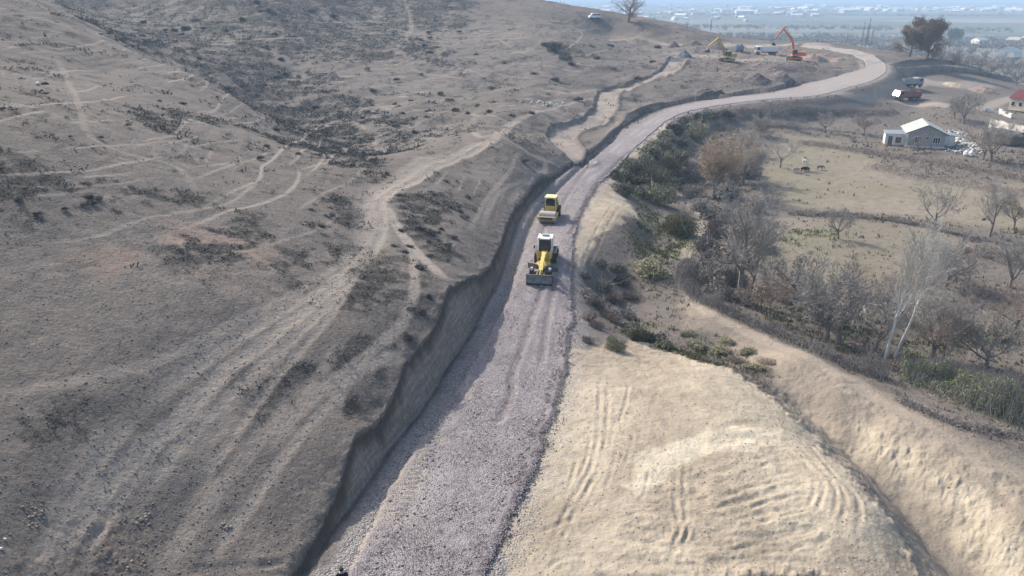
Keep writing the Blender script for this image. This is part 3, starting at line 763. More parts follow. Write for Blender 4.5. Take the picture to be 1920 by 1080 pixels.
def build_road():
    Lp, Rp = pair(lambda y: .10 if y < 62 else (.22 if y < 110 else .6))
    M = 84
    n = len(Lp)
    t = np.linspace(-.03, 1.03, M)
    W = np.hypot(*(Rp - Lp)[:, :2].T)
    X = Lp[:, 0:1] + (Rp - Lp)[:, 0:1] * t; Y = Lp[:, 1:2] + (Rp - Lp)[:, 1:2] * t
    # ragged edges
    e = fbm(X[:, -1] , Y[:, -1], .55, 5, 201, .65) * .55; el = fbm(X[:, 0], Y[:, 0], .45, 5, 203, .6) * .5
    fac = sstep(.55, 1, t); facl = sstep(.4, 0, t)
    X = X + fac * e[:, None] + facl * el[:, None]
    z = zfull(X, Y)
    zb = zbase(X, Y)
    dR = (1.03 - t)[None] * W[:, None]; dL = (t + .03)[None] * W[:, None]
    ed = np.minimum(dR, dL)
    x1, y1 = X.ravel(), Y.ravel()
    g = .06 * fbm(x1, y1, .5, 3, 205) + .035 * fbm(x1, y1, 3.0, 3, 206, .6)
    rut = np.zeros(len(x1)); dark = np.zeros(len(x1))
    for pts, hw, dep in RUTS:
        d, s, a = poly_d(x1, y1, pts, 2)
        d = d + .12 * fbm(x1, y1, 2.5, 2, 207)
        rut += -dep * np.exp(-(d / hw) ** 2) + .8 * dep * np.exp(-((d * s - 2 * hw) / hw) ** 2)
        dark = np.maximum(dark, np.exp(-(d / hw) ** 2))
    d, s, a = poly_d(x1, y1, CLEAT, 2)
    cl = (np.abs(d) < .34) * sstep(.34, .26, d) * np.maximum(0, np.sin(a * 2 * math.pi / .52)) * .10
    g = g + rut + cl
    edge = (-.12 + .24 * sstep(.0, .5, ed)).ravel() + .05 * (sstep(0, .35, ed) * sstep(1.0, .45, ed)).ravel()
    Z = z.ravel() + g + edge
    wear = np.zeros(len(x1))
    pale = U([(740,900,0),(700,970,0),(650,1030,0),(590,1080,0),(560,1110,0),(620,1100,0),(690,1020,0),(735,960,0),(760,910,0),(800,850,0),(790,835,0)])
    wear = np.maximum(sstep(-.8, .5, sdpoly(x1 + .6 * fbm(x1, y1, .8, 3, 208), y1, pale, 8)), .8 * (d < 1.2) * sstep(-.2, .4, fbm(x1, y1, .5, 3, 209)))
    far = sstep(150, 280, y1)
    wear = np.maximum(wear, far * .9)
    track = np.zeros(len(x1))
    tt = np.tile(t, n)
    track = np.exp(-((tt - .32) / .08) ** 2) + np.exp(-((tt - .62) / .08) ** 2)
    track *= sstep(-.3, .2, fbm(x1, y1, .12, 3, 210))
    dark = np.maximum(dark, cl / .10 * .6)
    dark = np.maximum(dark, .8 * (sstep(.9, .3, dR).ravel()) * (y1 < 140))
    me = grid_mesh('gravel_road', np.stack([x1, y1, Z], -1), n, M)
    me.flip_normals()
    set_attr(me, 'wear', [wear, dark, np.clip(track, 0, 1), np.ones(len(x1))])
    me.materials.append(mat_gravel)
    o = bpy.data.objects.new('gravel_road', me); C.objects.link(o); o['kind'] = 'structure'
    return o
road = build_road()
def gz(x, y):
    return float(zfull(np.array([float(x)]), np.array([float(y)]))[0])
def gzs(P):
    P = np.array(P, float)
    return zfull(P[:, 0], P[:, 1])
ICO = None
def stones_mesh(name, P, sizes, seed=1, squash=.65):
    """many loose stones joined in one mesh (rubble and gravel nobody could count)"""
    rs = np.random.RandomState(seed)
    base = np.array([(1,0,0),(-1,0,0),(0,1,0),(0,-1,0),(0,0,1),(0,0,-1),(.6,.6,.5),(-.6,-.5,.6)], float)
    F = np.array([(0,2,6),(2,4,6),(4,0,6),(2,1,4),(1,3,7),(3,4,7),(4,1,7),(3,0,4),(2,0,5),(1,2,5),(3,1,5),(0,3,5)])
    n = len(P)
    V = base[None] * (1 + .35 * (rs.rand(n, 8, 3) - .5) * 2)
    V[:, :, 2] *= squash
    a = rs.rand(n) * 6.28; ca, sa = np.cos(a), np.sin(a)
    x = V[:, :, 0] * ca[:, None] - V[:, :, 1] * sa[:, None]; y = V[:, :, 0] * sa[:, None] + V[:, :, 1] * ca[:, None]
    V = np.stack([x, y, V[:, :, 2]], -1) * (np.asarray(sizes) / 2)[:, None, None] + np.asarray(P)[:, None, :]
    f = (F[None] + (np.arange(n) * 8)[:, None, None]).reshape(-1, 3)
    me = bpy.data.meshes.new(name)
    me.vertices.add(n * 8); me.vertices.foreach_set('co', V.astype(np.float32).ravel())
    me.loops.add(f.size); me.loops.foreach_set('vertex_index', f.ravel().astype(np.int32))
    me.polygons.add(len(f)); me.polygons.foreach_set('loop_start', (np.arange(len(f)) * 3).astype(np.int32)); me.polygons.foreach_set('loop_total', np.full(len(f), 3, np.int32))
    me.update(calc_edges=True)
    return me
def stone_material(name, a, bcol, sc_=4.0):
    m, N, L, b = new_mat(name, .9, .2)
    k = NB(m)
    g = N.new('ShaderNodeNewGeometry')
    c = k.mix(g.outputs['Random Per Island'], a, bcol)
    c = k.mix(k.ramp(k.noise(k.pos(), sc_, 3), [(.45, 0), (.65, .4)]), c, tuple(x * .6 for x in a))
    L.new(c, b.inputs['Base Color'])
    return m
mat_stone = stone_material('purple_grey_stone', (.125, .105, .108), (.32, .28, .276))
mat_dust_stone = stone_material('dusty_stone', (.20, .17, .14), (.42, .37, .31))
mat_white_stone = stone_material('white_stone', (.42, .41, .39), (.72, .70, .66))
def loose_gravel():
    rs = np.random.RandomState(11)
    Lp, Rp = pair(lambda y: .25)
    ok = Lp[:, 1] < 150
    Lp, Rp = Lp[ok], Rp[ok]
    n = 42000
    y0 = Lp[:, 1]; wgt = 1 / (y0 ** 1.5); wgt /= wgt.sum()
    i = rs.choice(len(Lp), n, p=wgt)
    t = rs.rand(n) * 1.0
    k = int(n * .34); t[:k] = 1.0 + np.abs(rs.randn(k)) * -.05 + .015; t[:int(n*.05)] += np.abs(rs.randn(int(n*.05))) * .05
    P = Lp[i] + (Rp - Lp)[i] * t[:, None] + np.concatenate([rs.randn(n, 2) * .12, np.zeros((n, 1))], 1)
    edge = np.zeros(n); edge[:k] = 1
    e = fbm(Rp[i, 0], Rp[i, 1], .55, 5, 201, .65) * .55
    P[:, 0] += e * sstep(.55, 1, t)
    P[:, 2] = zfull(P[:, 0], P[:, 1]) + np.where(t > 1.02, .02, .13)
    s = .035 + .045 * rs.rand(n) + edge * .10 * rs.rand(n) ** 2 + (rs.rand(n) < .01) * .12
    me = stones_mesh('loose_gravel', P, s, 3)
    me.materials.append(mat_stone)
    o = bpy.data.objects.new('loose_gravel', me); C.objects.link(o); o['kind'] = 'stuff'; o['label'] = 'loose purple grey gravel along the new road'
loose_gravel()
# haze: one box of even, thin air
def haze_box():
    m = bpy.data.materials.new('haze_air'); m.use_nodes = True
    nt = m.node_tree; nt.nodes.remove(nt.nodes['Principled BSDF'])
    v = nt.nodes.new('ShaderNodeVolumePrincipled')
    v.inputs['Color'].default_value = (.55, .76, 1.0, 1); v.inputs['Density'].default_value = HAZE_D; v.inputs['Anisotropy'].default_value = .0
    nt.links.new(v.outputs[0], nt.nodes['Material Output'].inputs['Volume'])
    bm = bmesh.new(); bmesh.ops.create_cube(bm, size=1)
    bmesh.ops.transform(bm, matrix=Matrix.Translation((0, 5000, 10)) @ Matrix.Diagonal((60000, 90000, 170, 1)), verts=bm.verts)
    me = bpy.data.meshes.new('haze'); bm.to_mesh(me); me.materials.append(m)
    o = bpy.data.objects.new('haze', me); C.objects.link(o); o['kind'] = 'stuff'
HAZE_D = 0.00036
haze_box()
ORD = ['nearest', 'second', 'third', 'fourth', 'fifth', 'sixth', 'seventh', 'eighth', 'ninth', 'tenth', 'eleventh', 'twelfth', 'thirteenth', 'fourteenth', 'fifteenth', 'sixteenth', 'seventeenth', 'eighteenth', 'nineteenth', 'twentieth', 'twenty-first', 'twenty-second', 'twenty-third', 'farthest']
# ---------------------------------------------------------------- naming helpers
def tag(o, label=None, cat=None, group=None, kind=None):
    if label: o['label'] = label
    if cat: o['category'] = cat
    if group: o['group'] = group
    if kind: o['kind'] = kind
    return o
def empty(name, loc, rz=0, label=None, cat=None, group=None, scale=1):
    o = bpy.data.objects.new(name, None); C.objects.link(o)
    o.location = loc; o.rotation_euler = (0, 0, rz); o.scale = (scale,) * 3; o.empty_display_size = .3
    return tag(o, label, cat, group)
def link(name, me, parent=None):
    o = bpy.data.objects.new(name, me); C.objects.link(o)
    if parent: o.parent = parent
    return o
def copy_thing(src, loc, rz=0, scale=1, label=None, group=None):
    r = src.copy(); C.objects.link(r); r.location = loc; r.rotation_euler = (0, 0, rz); r.scale = (scale,) * 3 if isinstance(scale, (int, float)) else scale
    if label: r['label'] = label
    if group: r['group'] = group
    for ch in list(src.children):
        c = ch.copy(); C.objects.link(c); c.parent = r
        for g in ch.children:
            d = g.copy(); C.objects.link(d); d.parent = c
    return r
def put(thing, loc, rz=0, scale=1, label=None, group=None):
    thing.location = loc; thing.rotation_euler = (0, 0, rz); thing.scale = (scale,) * 3 if isinstance(scale, (int, float)) else scale
    if label: thing['label'] = label
    if group: thing['group'] = group
    return thing
def flat_mat(name, col, rough=.8, spec=.3, var=.25, scl=3.0, metal=0):
    m, N, L, b = new_mat(name, rough, spec); k = NB(m)
    p = k.pos(True)
    n = k.noise(p, scl, 4, .65)
    c = k.mix(k.ramp(n, [(.35, 0), (.65, 1)]), tuple(x * (1 - var) for x in col), tuple(min(1, x * (1 + var * .6)) for x in col))
    L.new(c, b.inputs['Base Color']); b.inputs['Metallic'].default_value = metal
    return m
def leaf_mat(name, a, bcol, rough=.8):
    m, N, L, b = new_mat(name, rough, .15); k = NB(m)
    g = N.new('ShaderNodeNewGeometry'); oi = N.new('ShaderNodeObjectInfo')
    c = k.mix(g.outputs['Random Per Island'], a, bcol)
    c = k.mix(k.math('MULTIPLY', oi.outputs['Random'], .45), c, tuple(x * .62 for x in a))
    L.new(c, b.inputs['Base Color'])
    return m

# ---------------------------------------------------------------- trees and shrubs
class Tubes:
    def __init__(s): s.v = []; s.f = []
    def tube(s, pts, rad, sides=3):
        base = len(s.v); n = len(pts)
        for i, p in enumerate(pts):
            d = (pts[min(i + 1, n - 1)] - pts[max(i - 1, 0)])
            if d.length < 1e-6: d = Vector((0, 0, 1))
            d.normalize()
            a = d.orthogonal().normalized(); b = d.cross(a)
            for k in range(sides):
                t = 6.28318 * k / sides
                s.v.append(p + (a * math.cos(t) + b * math.sin(t)) * rad[i])
        for i in range(n - 1):
            for k in range(sides):
                k2 = (k + 1) % sides
                s.f.append((base + i * sides + k, base + i * sides + k2, base + (i + 1) * sides + k2, base + (i + 1) * sides + k))
    def mesh(s, name, mat, smooth=False):
        me = bpy.data.meshes.new(name); me.from_pydata([tuple(v) for v in s.v], [], s.f); me.materials.append(mat); me.update()
        if smooth:
            for p in me.polygons: p.use_smooth = True
        return me
def grow(rg, out, pos, dr, length, rad, level, P, leaves=None):
    nseg = P['seg'][level]
    pts = [pos.copy()]; rr = [rad]; d = dr.copy()
    for i in range(nseg):
        w = P['wob'][level]
        d = d + Vector((rg.uniform(-w, w), rg.uniform(-w, w), rg.uniform(-w, w) + P['up'][level]))
        d.normalize()
        pts.append(pts[-1] + d * (length / nseg)); rr.append(max(P['rmin'], rad * (1 - (i + 1) / nseg * P['taper'][level])))
    tb = out[0] if level <= P['trunk_lv'] else out[1]
    tb.tube(pts, rr, 7 if level == 0 else (5 if level == 1 else 3))
    if level + 1 >= P['levels']:
        if leaves is not None: leaves.append((pts[-1], d)); leaves.append((pts[len(pts) // 2], d))
        return
    nch = P['n'][level]
    for j in range(nch):
        t = P['start'][level] + (1 - P['start'][level]) * ((j + rg.random()) / nch)
        t = min(t, .999); k = int(t * nseg); f = t * nseg - k
        q = pts[k].lerp(pts[k + 1], f); base_d = (pts[k + 1] - pts[k]).normalized()
        az = rg.uniform(0, 6.28) if level else (j * 2.4 + rg.uniform(-.5, .5))
        an = R(rg.uniform(*P['ang'][level]))
        o1 = base_d.orthogonal().normalized(); o2 = base_d.cross(o1)
        nd = base_d * math.cos(an) + (o1 * math.cos(az) + o2 * math.sin(az)) * math.sin(an)
        ln = length * rg.uniform(*P['len'][level]) * (1 - P['tipshort'] * t)
        grow(rg, out, q, nd, ln, max(P['rmin'], rr[k] * P['rr'][level]), level + 1, P, leaves)
ORCHARD = dict(levels=5, trunk_lv=1, seg=[4, 6, 5, 4, 3], wob=[.12, .22, .25, .3, .35], up=[.1, .10, .06, .05, .04], taper=[.3, .8, .85, .8, .8],
               n=[5, 8, 7, 6], start=[.45, .2, .15, .15], ang=[(28, 62), (25, 60), (25, 65), (25, 65)], len=[(1.7, 2.3), (.40, .62), (.42, .65), (.4, .7)], rr=[.62, .5, .55, .6], rmin=.009, tipshort=.25)
TALL = dict(ORCHARD, seg=[6, 6, 5, 4, 3], n=[9, 8, 7, 6], start=[.28, .15, .15, .1], ang=[(28, 68), (25, 55), (25, 60), (25, 65)], len=[(.60, .85), (.42, .6), (.42, .6), (.4, .7)], taper=[.75, .8, .85, .8, .8])
BIRCH = dict(ORCHARD, seg=[9, 7, 5, 4, 3], wob=[.05, .10, .14, .2, .25], up=[.03, .11, .10, .08, .05], n=[15, 8, 6, 5], start=[.42, .12, .1, .1], ang=[(14, 40), (14, 36), (18, 42), (20, 50)], len=[(.38, .56), (.42, .62), (.4, .6), (.4, .7)], taper=[.85, .8, .8, .8, .8], rr=[.42, .5, .55, .6], tipshort=.35)
WILLOW = dict(ORCHARD, seg=[5, 6, 5, 4, 3], wob=[.1, .14, .18, .2, .25], up=[.1, .05, .09, .1, .1], n=[11, 9, 8, 7], start=[.25, .12, .1, .1], ang=[(25, 80), (22, 55), (20, 55), (20, 55)], len=[(.9, 1.5), (.45, .7), (.42, .62), (.4, .7)])
POPLAR = dict(ORCHARD, seg=[10, 4, 4, 3, 2], wob=[.03, .08, .1, .2, .2], up=[.05, .30, .2, .1, .1], n=[26, 6, 5, 3], start=[.12, .1, .1, .1], ang=[(18, 34), (15, 35), (20, 40), (25, 50)], len=[(.16, .24), (.45, .6), (.4, .6), (.5, .7)], taper=[.9, .8, .8, .8, .8], rr=[.35, .5, .55, .6], tipshort=.5)
mat_bark = flat_mat('grey_brown_bark', (.21, .185, .16), .9, .1, .4, 6)
mat_twig = leaf_mat('grey_twigs', (.25, .23, .205), (.40, .37, .335), .9)
mat_twig_pale = leaf_mat('pale_grey_twigs', (.25, .235, .215), (.38, .36, .33), .9)
mat_twig_tan = leaf_mat('tan_twigs', (.33, .25, .17), (.45, .36, .26), .9)
mat_birch = flat_mat('white_birch_bark', (.62, .60, .55), .7, .2, .22, 5)
mat_twig_birch = leaf_mat('white_birch_twigs', (.40, .38, .34), (.58, .55, .5), .8)
mat_twig_brown = leaf_mat('red_brown_twigs', (.23, .18, .145), (.36, .29, .235), .9)
mat_leaf_brown = leaf_mat('withered_brown_leaves', (.19, .135, .10), (.33, .25, .19), .8)
mat_leaf_olive = leaf_mat('olive_leaves', (.17, .165, .09), (.34, .31, .19), .7)
mat_leaf_dark = leaf_mat('dark_green_leaves', (.065, .072, .045), (.15, .155, .095), .6)
mat_leaf_grey = leaf_mat('dry_grey_leaves', (.065, .062, .055), (.145, .135, .115), .8)
mat_leaf_ygreen = leaf_mat('yellow_green_leaves', (.16, .19, .09), (.28, .30, .15), .7)
mat_bramble = leaf_mat('bright_bramble_leaves', (.06, .08, .03), (.20, .215, .085), .5)
def leaf_mesh(name, pts, size, mat, rg, n_each=3, spread=.3):
    v = []; f = []
    for p, d in pts:
        for k in range(n_each):
            c = p + Vector((rg.gauss(0, spread), rg.gauss(0, spread), rg.gauss(0, spread)))
            a = Vector((rg.gauss(0, 1), rg.gauss(0, 1), rg.gauss(0, 1))).normalized(); b = a.orthogonal().normalized()
            s = size * rg.uniform(.6, 1.3); i = len(v)
            v += [c - a * s, c + b * s * .45, c + a * s, c - b * s * .45]; f.append((i, i + 1, i + 2, i + 3))
    me = bpy.data.meshes.new(name); me.from_pydata([tuple(q) for q in v], [], f); me.materials.append(mat); me.update()
    return me
def make_tree(kind_name, P, height, trunk_len, trunk_r, seed, mb, mt, lean=(0, 0), leaf=None):
    """returns an unplaced tree: an Empty with a trunk and a crown, grown to the given height"""
    rg = random.Random(seed); out = (Tubes(), Tubes()); lv = [] if leaf else None
    grow(rg, out, Vector((0, 0, -.2)), Vector((lean[0], lean[1], 1)).normalized(), trunk_len, trunk_r, 0, P, lv)
    top = max(v.z for v in out[1].v); s = height / top
    # scale lengths only, keep the girth
    t = empty(kind_name, (0, 0, -500))
    for tb, nm, m in ((out[0], 'trunk', mb), (out[1], 'crown', mt)):
        for v in tb.v: v *= s
        link(nm, tb.mesh(nm, m), t)
    if leaf:
        lm, size, ne, sp_ = leaf
        link('foliage', leaf_mesh('foliage', [(p * s, d) for p, d in lv], size, lm, rg, ne, sp_), t)
    return t
_proto = {}
def tree_at(key, make, uv, hpx, label, group, rz=None, name=None):
    """place a tree whose base is at a picture point and whose height is hpx picture pixels"""
    if uv[1] > 1e8: return
    x, y, z = hits([uv])[0]
    depth = y * cp - (z - CAMZ) * sp
    h = hpx / FPX * depth / cp * 1.0
    if key not in _proto:
        src, h0 = make(); _proto[key] = [src, h0, False]
    src, h0, used = _proto[key]
    rz = rz if rz is not None else random.uniform(0, 6.28)
    if not used:
        _proto[key][2] = True; o = put(src, (x, y, z - .05), rz, h / h0, label, group)
    else: o = copy_thing(src, (x, y, z - .05), rz, h / h0, label, group)
    if name: o.name = name
    o['category'] = 'tree'
    return o
mk = {
 'orchard_a': lambda: (make_tree('orchard_tree', ORCHARD, 6, 1.5, .14, 1, mat_bark, mat_twig), 6),
 'orchard_b': lambda: (make_tree('orchard_tree', ORCHARD, 6, 1.4, .13, 2, mat_bark, mat_twig), 6),
 'orchard_c': lambda: (make_tree('orchard_tree', ORCHARD, 6, 1.6, .12, 3, mat_bark, mat_twig_brown, (.12, 0)), 6),
 'orchard_d': lambda: (make_tree('orchard_tree', dict(ORCHARD, n=[4, 7, 6, 5]), 6, 1.8, .12, 5, mat_bark, mat_twig_pale, (-.1, .1)), 6),
 'tall_a': lambda: (make_tree('bare_tree', TALL, 12, 6.5, .26, 11, mat_bark, mat_twig_pale), 12),
 'tall_b': lambda: (make_tree('bare_tree', TALL, 10, 5, .18, 12, mat_bark, mat_twig), 10),
 'birch_a': lambda: (make_tree('birch_tree', BIRCH, 14, 12, .19, 21, mat_birch, mat_twig_birch, (.10, 0)), 14),
 'birch_b': lambda: (make_tree('birch_tree', BIRCH, 14, 12, .17, 22, mat_birch, mat_twig_birch, (.14, .02)), 14),
 'willow': lambda: (make_tree('willow_tree', WILLOW, 12, 4.0, .28, 31, mat_bark, mat_twig_tan, (.0, 0), (mat_twig_tan, .10, 1, .25)), 12),
 'willow_g': lambda: (make_tree('willow_tree', WILLOW, 8, 2.6, .2, 32, mat_bark, mat_twig, (.0, 0)), 8),
 'brown': lambda: (make_tree('broad_tree', dict(TALL, n=[12, 8, 6, 5], ang=[(35, 85), (25, 60), (25, 60), (25, 65)], start=[.18, .15, .15, .1]), 15, 7, .4, 41, mat_bark, mat_twig_brown, (0, 0), (mat_leaf_brown, .22, 3, .45)), 15),
 'hazy': lambda: (make_tree('broad_tree', dict(WILLOW, n=[9, 8, 6, 5]), 11, 3.5, .3, 43, mat_bark, mat_twig), 11),
 'poplar': lambda: (make_tree('poplar_tree', POPLAR, 14, 14, .16, 51, mat_twig_pale, mat_twig_pale), 14),
 'green': lambda: (make_tree('leafy_tree', ORCHARD, 8, 2, .2, 61, mat_bark, mat_twig, (0, 0), (mat_leaf_ygreen, .25, 4, .4)), 8)}
def T(key, uv, hpx, label, group=None, rz=None): return tree_at(key, mk[key], uv, hpx, label, group, rz)
G1 = 'bare orchard trees in the lower field'
T('birch_a', (1659, 675), 262, 'white barked tall tree leaning right, the left of the slim white pair', 'white barked trees', 0)
T('birch_b', (1677, 670), 250, 'white barked tall tree leaning right, the right of the slim white pair', 'white barked trees', .2)
T('tall_a', (1386, 562), 225, 'large pale grey bare tree rising from the dark thicket beside the footpath', None, 1.0)
T('tall_b', (1410, 545), 150, 'slim bare tree half hidden behind the large pale grey tree', None, 2.0)
T('willow', (1338, 374), 128, 'broad tan tree with a pale trunk between the green bushes and the meadow', None, .4)
T('willow_g', (1392, 345), 95, 'grey bushy tree close behind the broad tan tree', None, 2)
T('orchard_c', (1443, 602), 100, 'small dark bare tree with twin stems left end of the orchard row', G1)
T('orchard_a', (1552, 638), 150, 'bare orchard tree with a trunk leaning left behind the hedge', G1, .5)
T('orchard_b', (1574, 645), 140, 'thick trunked pruned bare tree right of the left leaning trunk', G1)
T('orchard_d', (1638, 659), 125, 'curved bare tree immediately left of the white barked pair', G1)
T('orchard_a', (1744, 673), 140, 'bare orchard tree immediately right of the white barked pair', G1, 3.0)
T('orchard_c', (1767, 680), 125, 'thin crooked bare tree leaning right beside the bramble bank', G1, 1.5)
T('orchard_b', (1851, 688), 95, 'low spreading bare tree above the green bramble at the right', G1, 2.2)
T('orchard_b', (1771, 540), 80, 'small bare tree in the middle orchard, left of a leaning one', G1, 4)
T('orchard_d', (1794, 540), 95, 'leaning bare tree in the middle orchard behind the white barked crowns', G1, 1)
T('orchard_a', (1893, 540), 100, 'dark trunked bare tree near the right edge of the middle orchard', G1, 5)
T('orchard_c', (1905, 620), 90, 'reddish bare tree at the right edge of the lower orchard', G1, 2)
T('orchard_b', (1490, 560), 85, 'grey bare tree in the tangle right of the dark thicket', G1, 2.7)
T('orchard_d', (1530, 600), 90, 'pale twiggy tree in the tangle behind the hedge', G1, 3.9)
T('orchard_c', (1600, 560), 80, 'reddish twiggy tree deeper in the orchard left of the white crowns', G1, 5.1)
T('orchard_a', (1660, 600), 80, 'bare tree hidden behind the white barked trunks', G1, .2)
T('orchard_d', (1810, 620), 75, 'small pale bare tree right of the white barked crowns', G1, .9)
T('orchard_c', (1700, 560), 70, 'reddish bare tree seen through the white barked crowns', G1, 1.9)
T('orchard_a', (1572, 448), 66, 'lone spreading bare tree on the grass with a long shadow')
T('orchard_d', (1462, 314), 58, 'lone slim bare tree on the near left of the meadow')
T('tall_b', (1856, 444), 108, 'tall pale twiggy tree at the right side of the meadow', None, 1)
T('orchard_d', (1752, 428), 88, 'pale faint tree behind the white barked crowns at the meadow edge')
T('orchard_c', (1900, 430), 70, 'small bare tree at the right edge of the meadow')
T('orchard_a', (1858, 303), 78, 'many stemmed dark bare tree in the yard in front of the shed', None, 1)
T('orchard_c', (1844, 299), 62, 'slim dark bare tree just left of the many stemmed yard tree')
T('orchard_b', (1806, 232), 55, 'bare tree in the yard behind the white roofed house')
T('orchard_b', (1721, 285), 34, 'small bare tree in front of the shaded gable wall')
T('orchard_a', (1548, 249), 42, 'small bare tree left along the far fence of the meadow')
T('orchard_c', (1620, 253), 42, 'small bare tree near the white roofed house along the far fence')
T('orchard_d', (1493, 246), 32, 'smallest bare tree along the far fence of the meadow')
T('orchard_b', (1445, 228), 38, 'bare tree below the road bank at the near end of the fence')
T('orchard_a', (1790, 222), 36, 'bare tree behind the house roof at the bank')
T('willow_g', (1425, 255), 48, 'grey bushy tree below the road bank')
T('willow_g', (1395, 290), 50, 'grey bushy tree between the tan tree and the road bank')
T('brown', (1706, 106), 56, 'broad brown tree, smaller one of the pair beyond the grassy mound')
T('brown', (1738, 110), 72, 'broad brown tree, biggest crown beyond the grassy mound', None, 2)
T('hazy', (1178, 42), 52, 'hazy round bare tree on the skyline right of the white minibus')
T('green', (1787, 82), 26, 'small yellow green tree right of the biggest brown tree')
GP = 'poplars beyond the road bend'
for (u, v, h, lb) in [(1613, 94, 48, 'leftmost slim poplar of the trio at the road bend'), (1622, 94, 54, 'tallest slim poplar of the trio at the road bend'), (1631, 96, 44, 'rightmost slim poplar of the trio at the road bend'),
        (1586, 88, 26, 'faint poplar left of the trio at the road bend'), (1288, 60, 22, 'faint poplar beyond the dark cut, left one'), (1332, 62, 26, 'faint poplar beyond the dark cut, right one'),
        (1800, 92, 24, 'faint poplar right of the biggest brown tree'), (1857, 105, 34, 'pale poplar left of the pale roofed barn'), (1905, 112, 42, 'pale poplar right of the pale roofed barn'), (1915, 100, 36, 'pale poplar at the right edge of the picture')]:
    T('poplar', (u, v), h, lb, GP)
GT = 'scrubby trees along the low ground at the right'
k = 0
for (u, v, h) in sorted([(1762, 118, 22), (1790, 122, 26), (1815, 128, 24), (1835, 134, 28), (1858, 140, 30), (1882, 152, 30), (1905, 160, 32), (1800, 110, 24), (1842, 116, 26), (1875, 126, 28), (1910, 138, 30), (1780, 104, 20), (1820, 104, 22), (1900, 120, 24), (1930, 150, 34), (1750, 112, 18)]):
    T(['willow_g', 'hazy', 'orchard_c'][k % 3], (u, v), h, 'hazy scrub tree at the upper right, %s counted from the grassy mound' % ORD[k], GT); k += 1

# shrubs: leafy clumps with an uneven outline
def make_shrub(name, seed, mat, r=1.0, h=.8, n=1500, leaf=.10, lobes=7, stems=True):
    rg = random.Random(seed); L = []
    for i in range(lobes):
        a = rg.uniform(0, 6.28); d = r * rg.uniform(0, .62); L.append((Vector((d * math.cos(a), d * math.sin(a), h * rg.uniform(.18, .55))), r * rg.uniform(.28, .5)))
    pts = []
    for i in range(n):
        c, q = rg.choice(L)
        d = Vector((rg.gauss(0, 1), rg.gauss(0, 1), rg.gauss(0, .8))).normalized() * q * (rg.random() ** .35)
        p = c + d
        if p.z < 0: p.z = rg.uniform(0, .2) * h
        pts.append((p, None))
    me = leaf_mesh(name, pts, leaf, mat, rg, 1, .02)
    tb = Tubes()
    for i in range(34):
        c, q = rg.choice(L); e = c + Vector((rg.gauss(0, .5), rg.gauss(0, .5), rg.gauss(.4, .4))) * q * 1.5
        s0 = Vector((rg.uniform(-.2, .2), rg.uniform(-.2, .2), -.05)); tb.tube([s0, s0.lerp(e, .5) + Vector((0, 0, .1)), e], [.018, .012, .006], 3)
    n0 = len(me.vertices)
    bmx = bmesh.new(); bmx.from_mesh(me)
    t2 = tb.mesh('s', mat_twig); bmx.from_mesh(t2)
    bmx.to_mesh(me); bmx.free(); bpy.data.meshes.remove(t2)
    me.materials.append(mat_twig)
    for p in me.polygons:
        if p.index >= n: p.material_index = 1
    return me
SH = {}
for key, m, rr_, hh, nn, lf in [('olive', mat_leaf_olive, 1.0, .95, 2600, .055), ('dark', mat_leaf_dark, 1.0, .85, 2400, .06), ('grey', mat_leaf_grey, 1.0, .6, 1500, .055), ('bramble', mat_bramble, 1.0, .8, 2600, .06), ('brown', mat_twig_brown, 1.0, .9, 1300, .06), ('twig', leaf_mat('thicket_twigs', (.15, .135, .12), (.28, .255, .23), .9), 1.0, .9, 2400, .05)]:
    SH[key] = [make_shrub('shrub', s + hash(len(SH)) % 7 + 3, m, rr_, hh, nn, lf) for s in (1, 2, 3)]
def shrub(kind, x, y, z, r, hz, label, group=None, name='shrub', cat='shrub'):
    o = link(name, random.choice(SH[kind])); o.location = (x, y, z - .06 * r); o.rotation_euler = (0, 0, random.uniform(0, 6.28)); o.scale = (r, r * random.uniform(.8, 1.1), r * hz)
    return tag(o, label, cat, group)
def S(kind, uv, rpx, label, group=None, hz=1.0, name='shrub'):
    x, y, z = hits([uv])[0]; depth = y * cp - (z - CAMZ) * sp
    return shrub(kind, x, y, z, rpx * (1.0 if x < 5 else 1.5) / FPX * depth, hz, label, group, name)
S('olive', (1232, 350), 34, 'large olive green bush, rounded, beside the bare earth slope of the gully', None, 1.1)
S('olive', (1226, 378), 30, 'olive green bush directly below the largest rounded one', None, 1.0)
S('olive', (1282, 440), 38, 'wide olive bush left of the bend in the footpath', None, .9)
S('olive', (1212, 512), 34, 'olive bush at the foot of the shaded gully slope', None, .9)
S('olive', (1304, 262), 24, 'round yellow green bush left of the tan tree crown', None, 1.2)
S('olive', (1258, 322), 28, 'green bush joining the largest rounded one to the slope', None, 1.0)
S('olive', (1150, 655), 20, 'low green bush at the top edge of the sand pad')
S('olive', (1200, 640), 26, 'low green bush in the grass right of the gravel edge')
GB = 'dark bushes on the slope below the road'
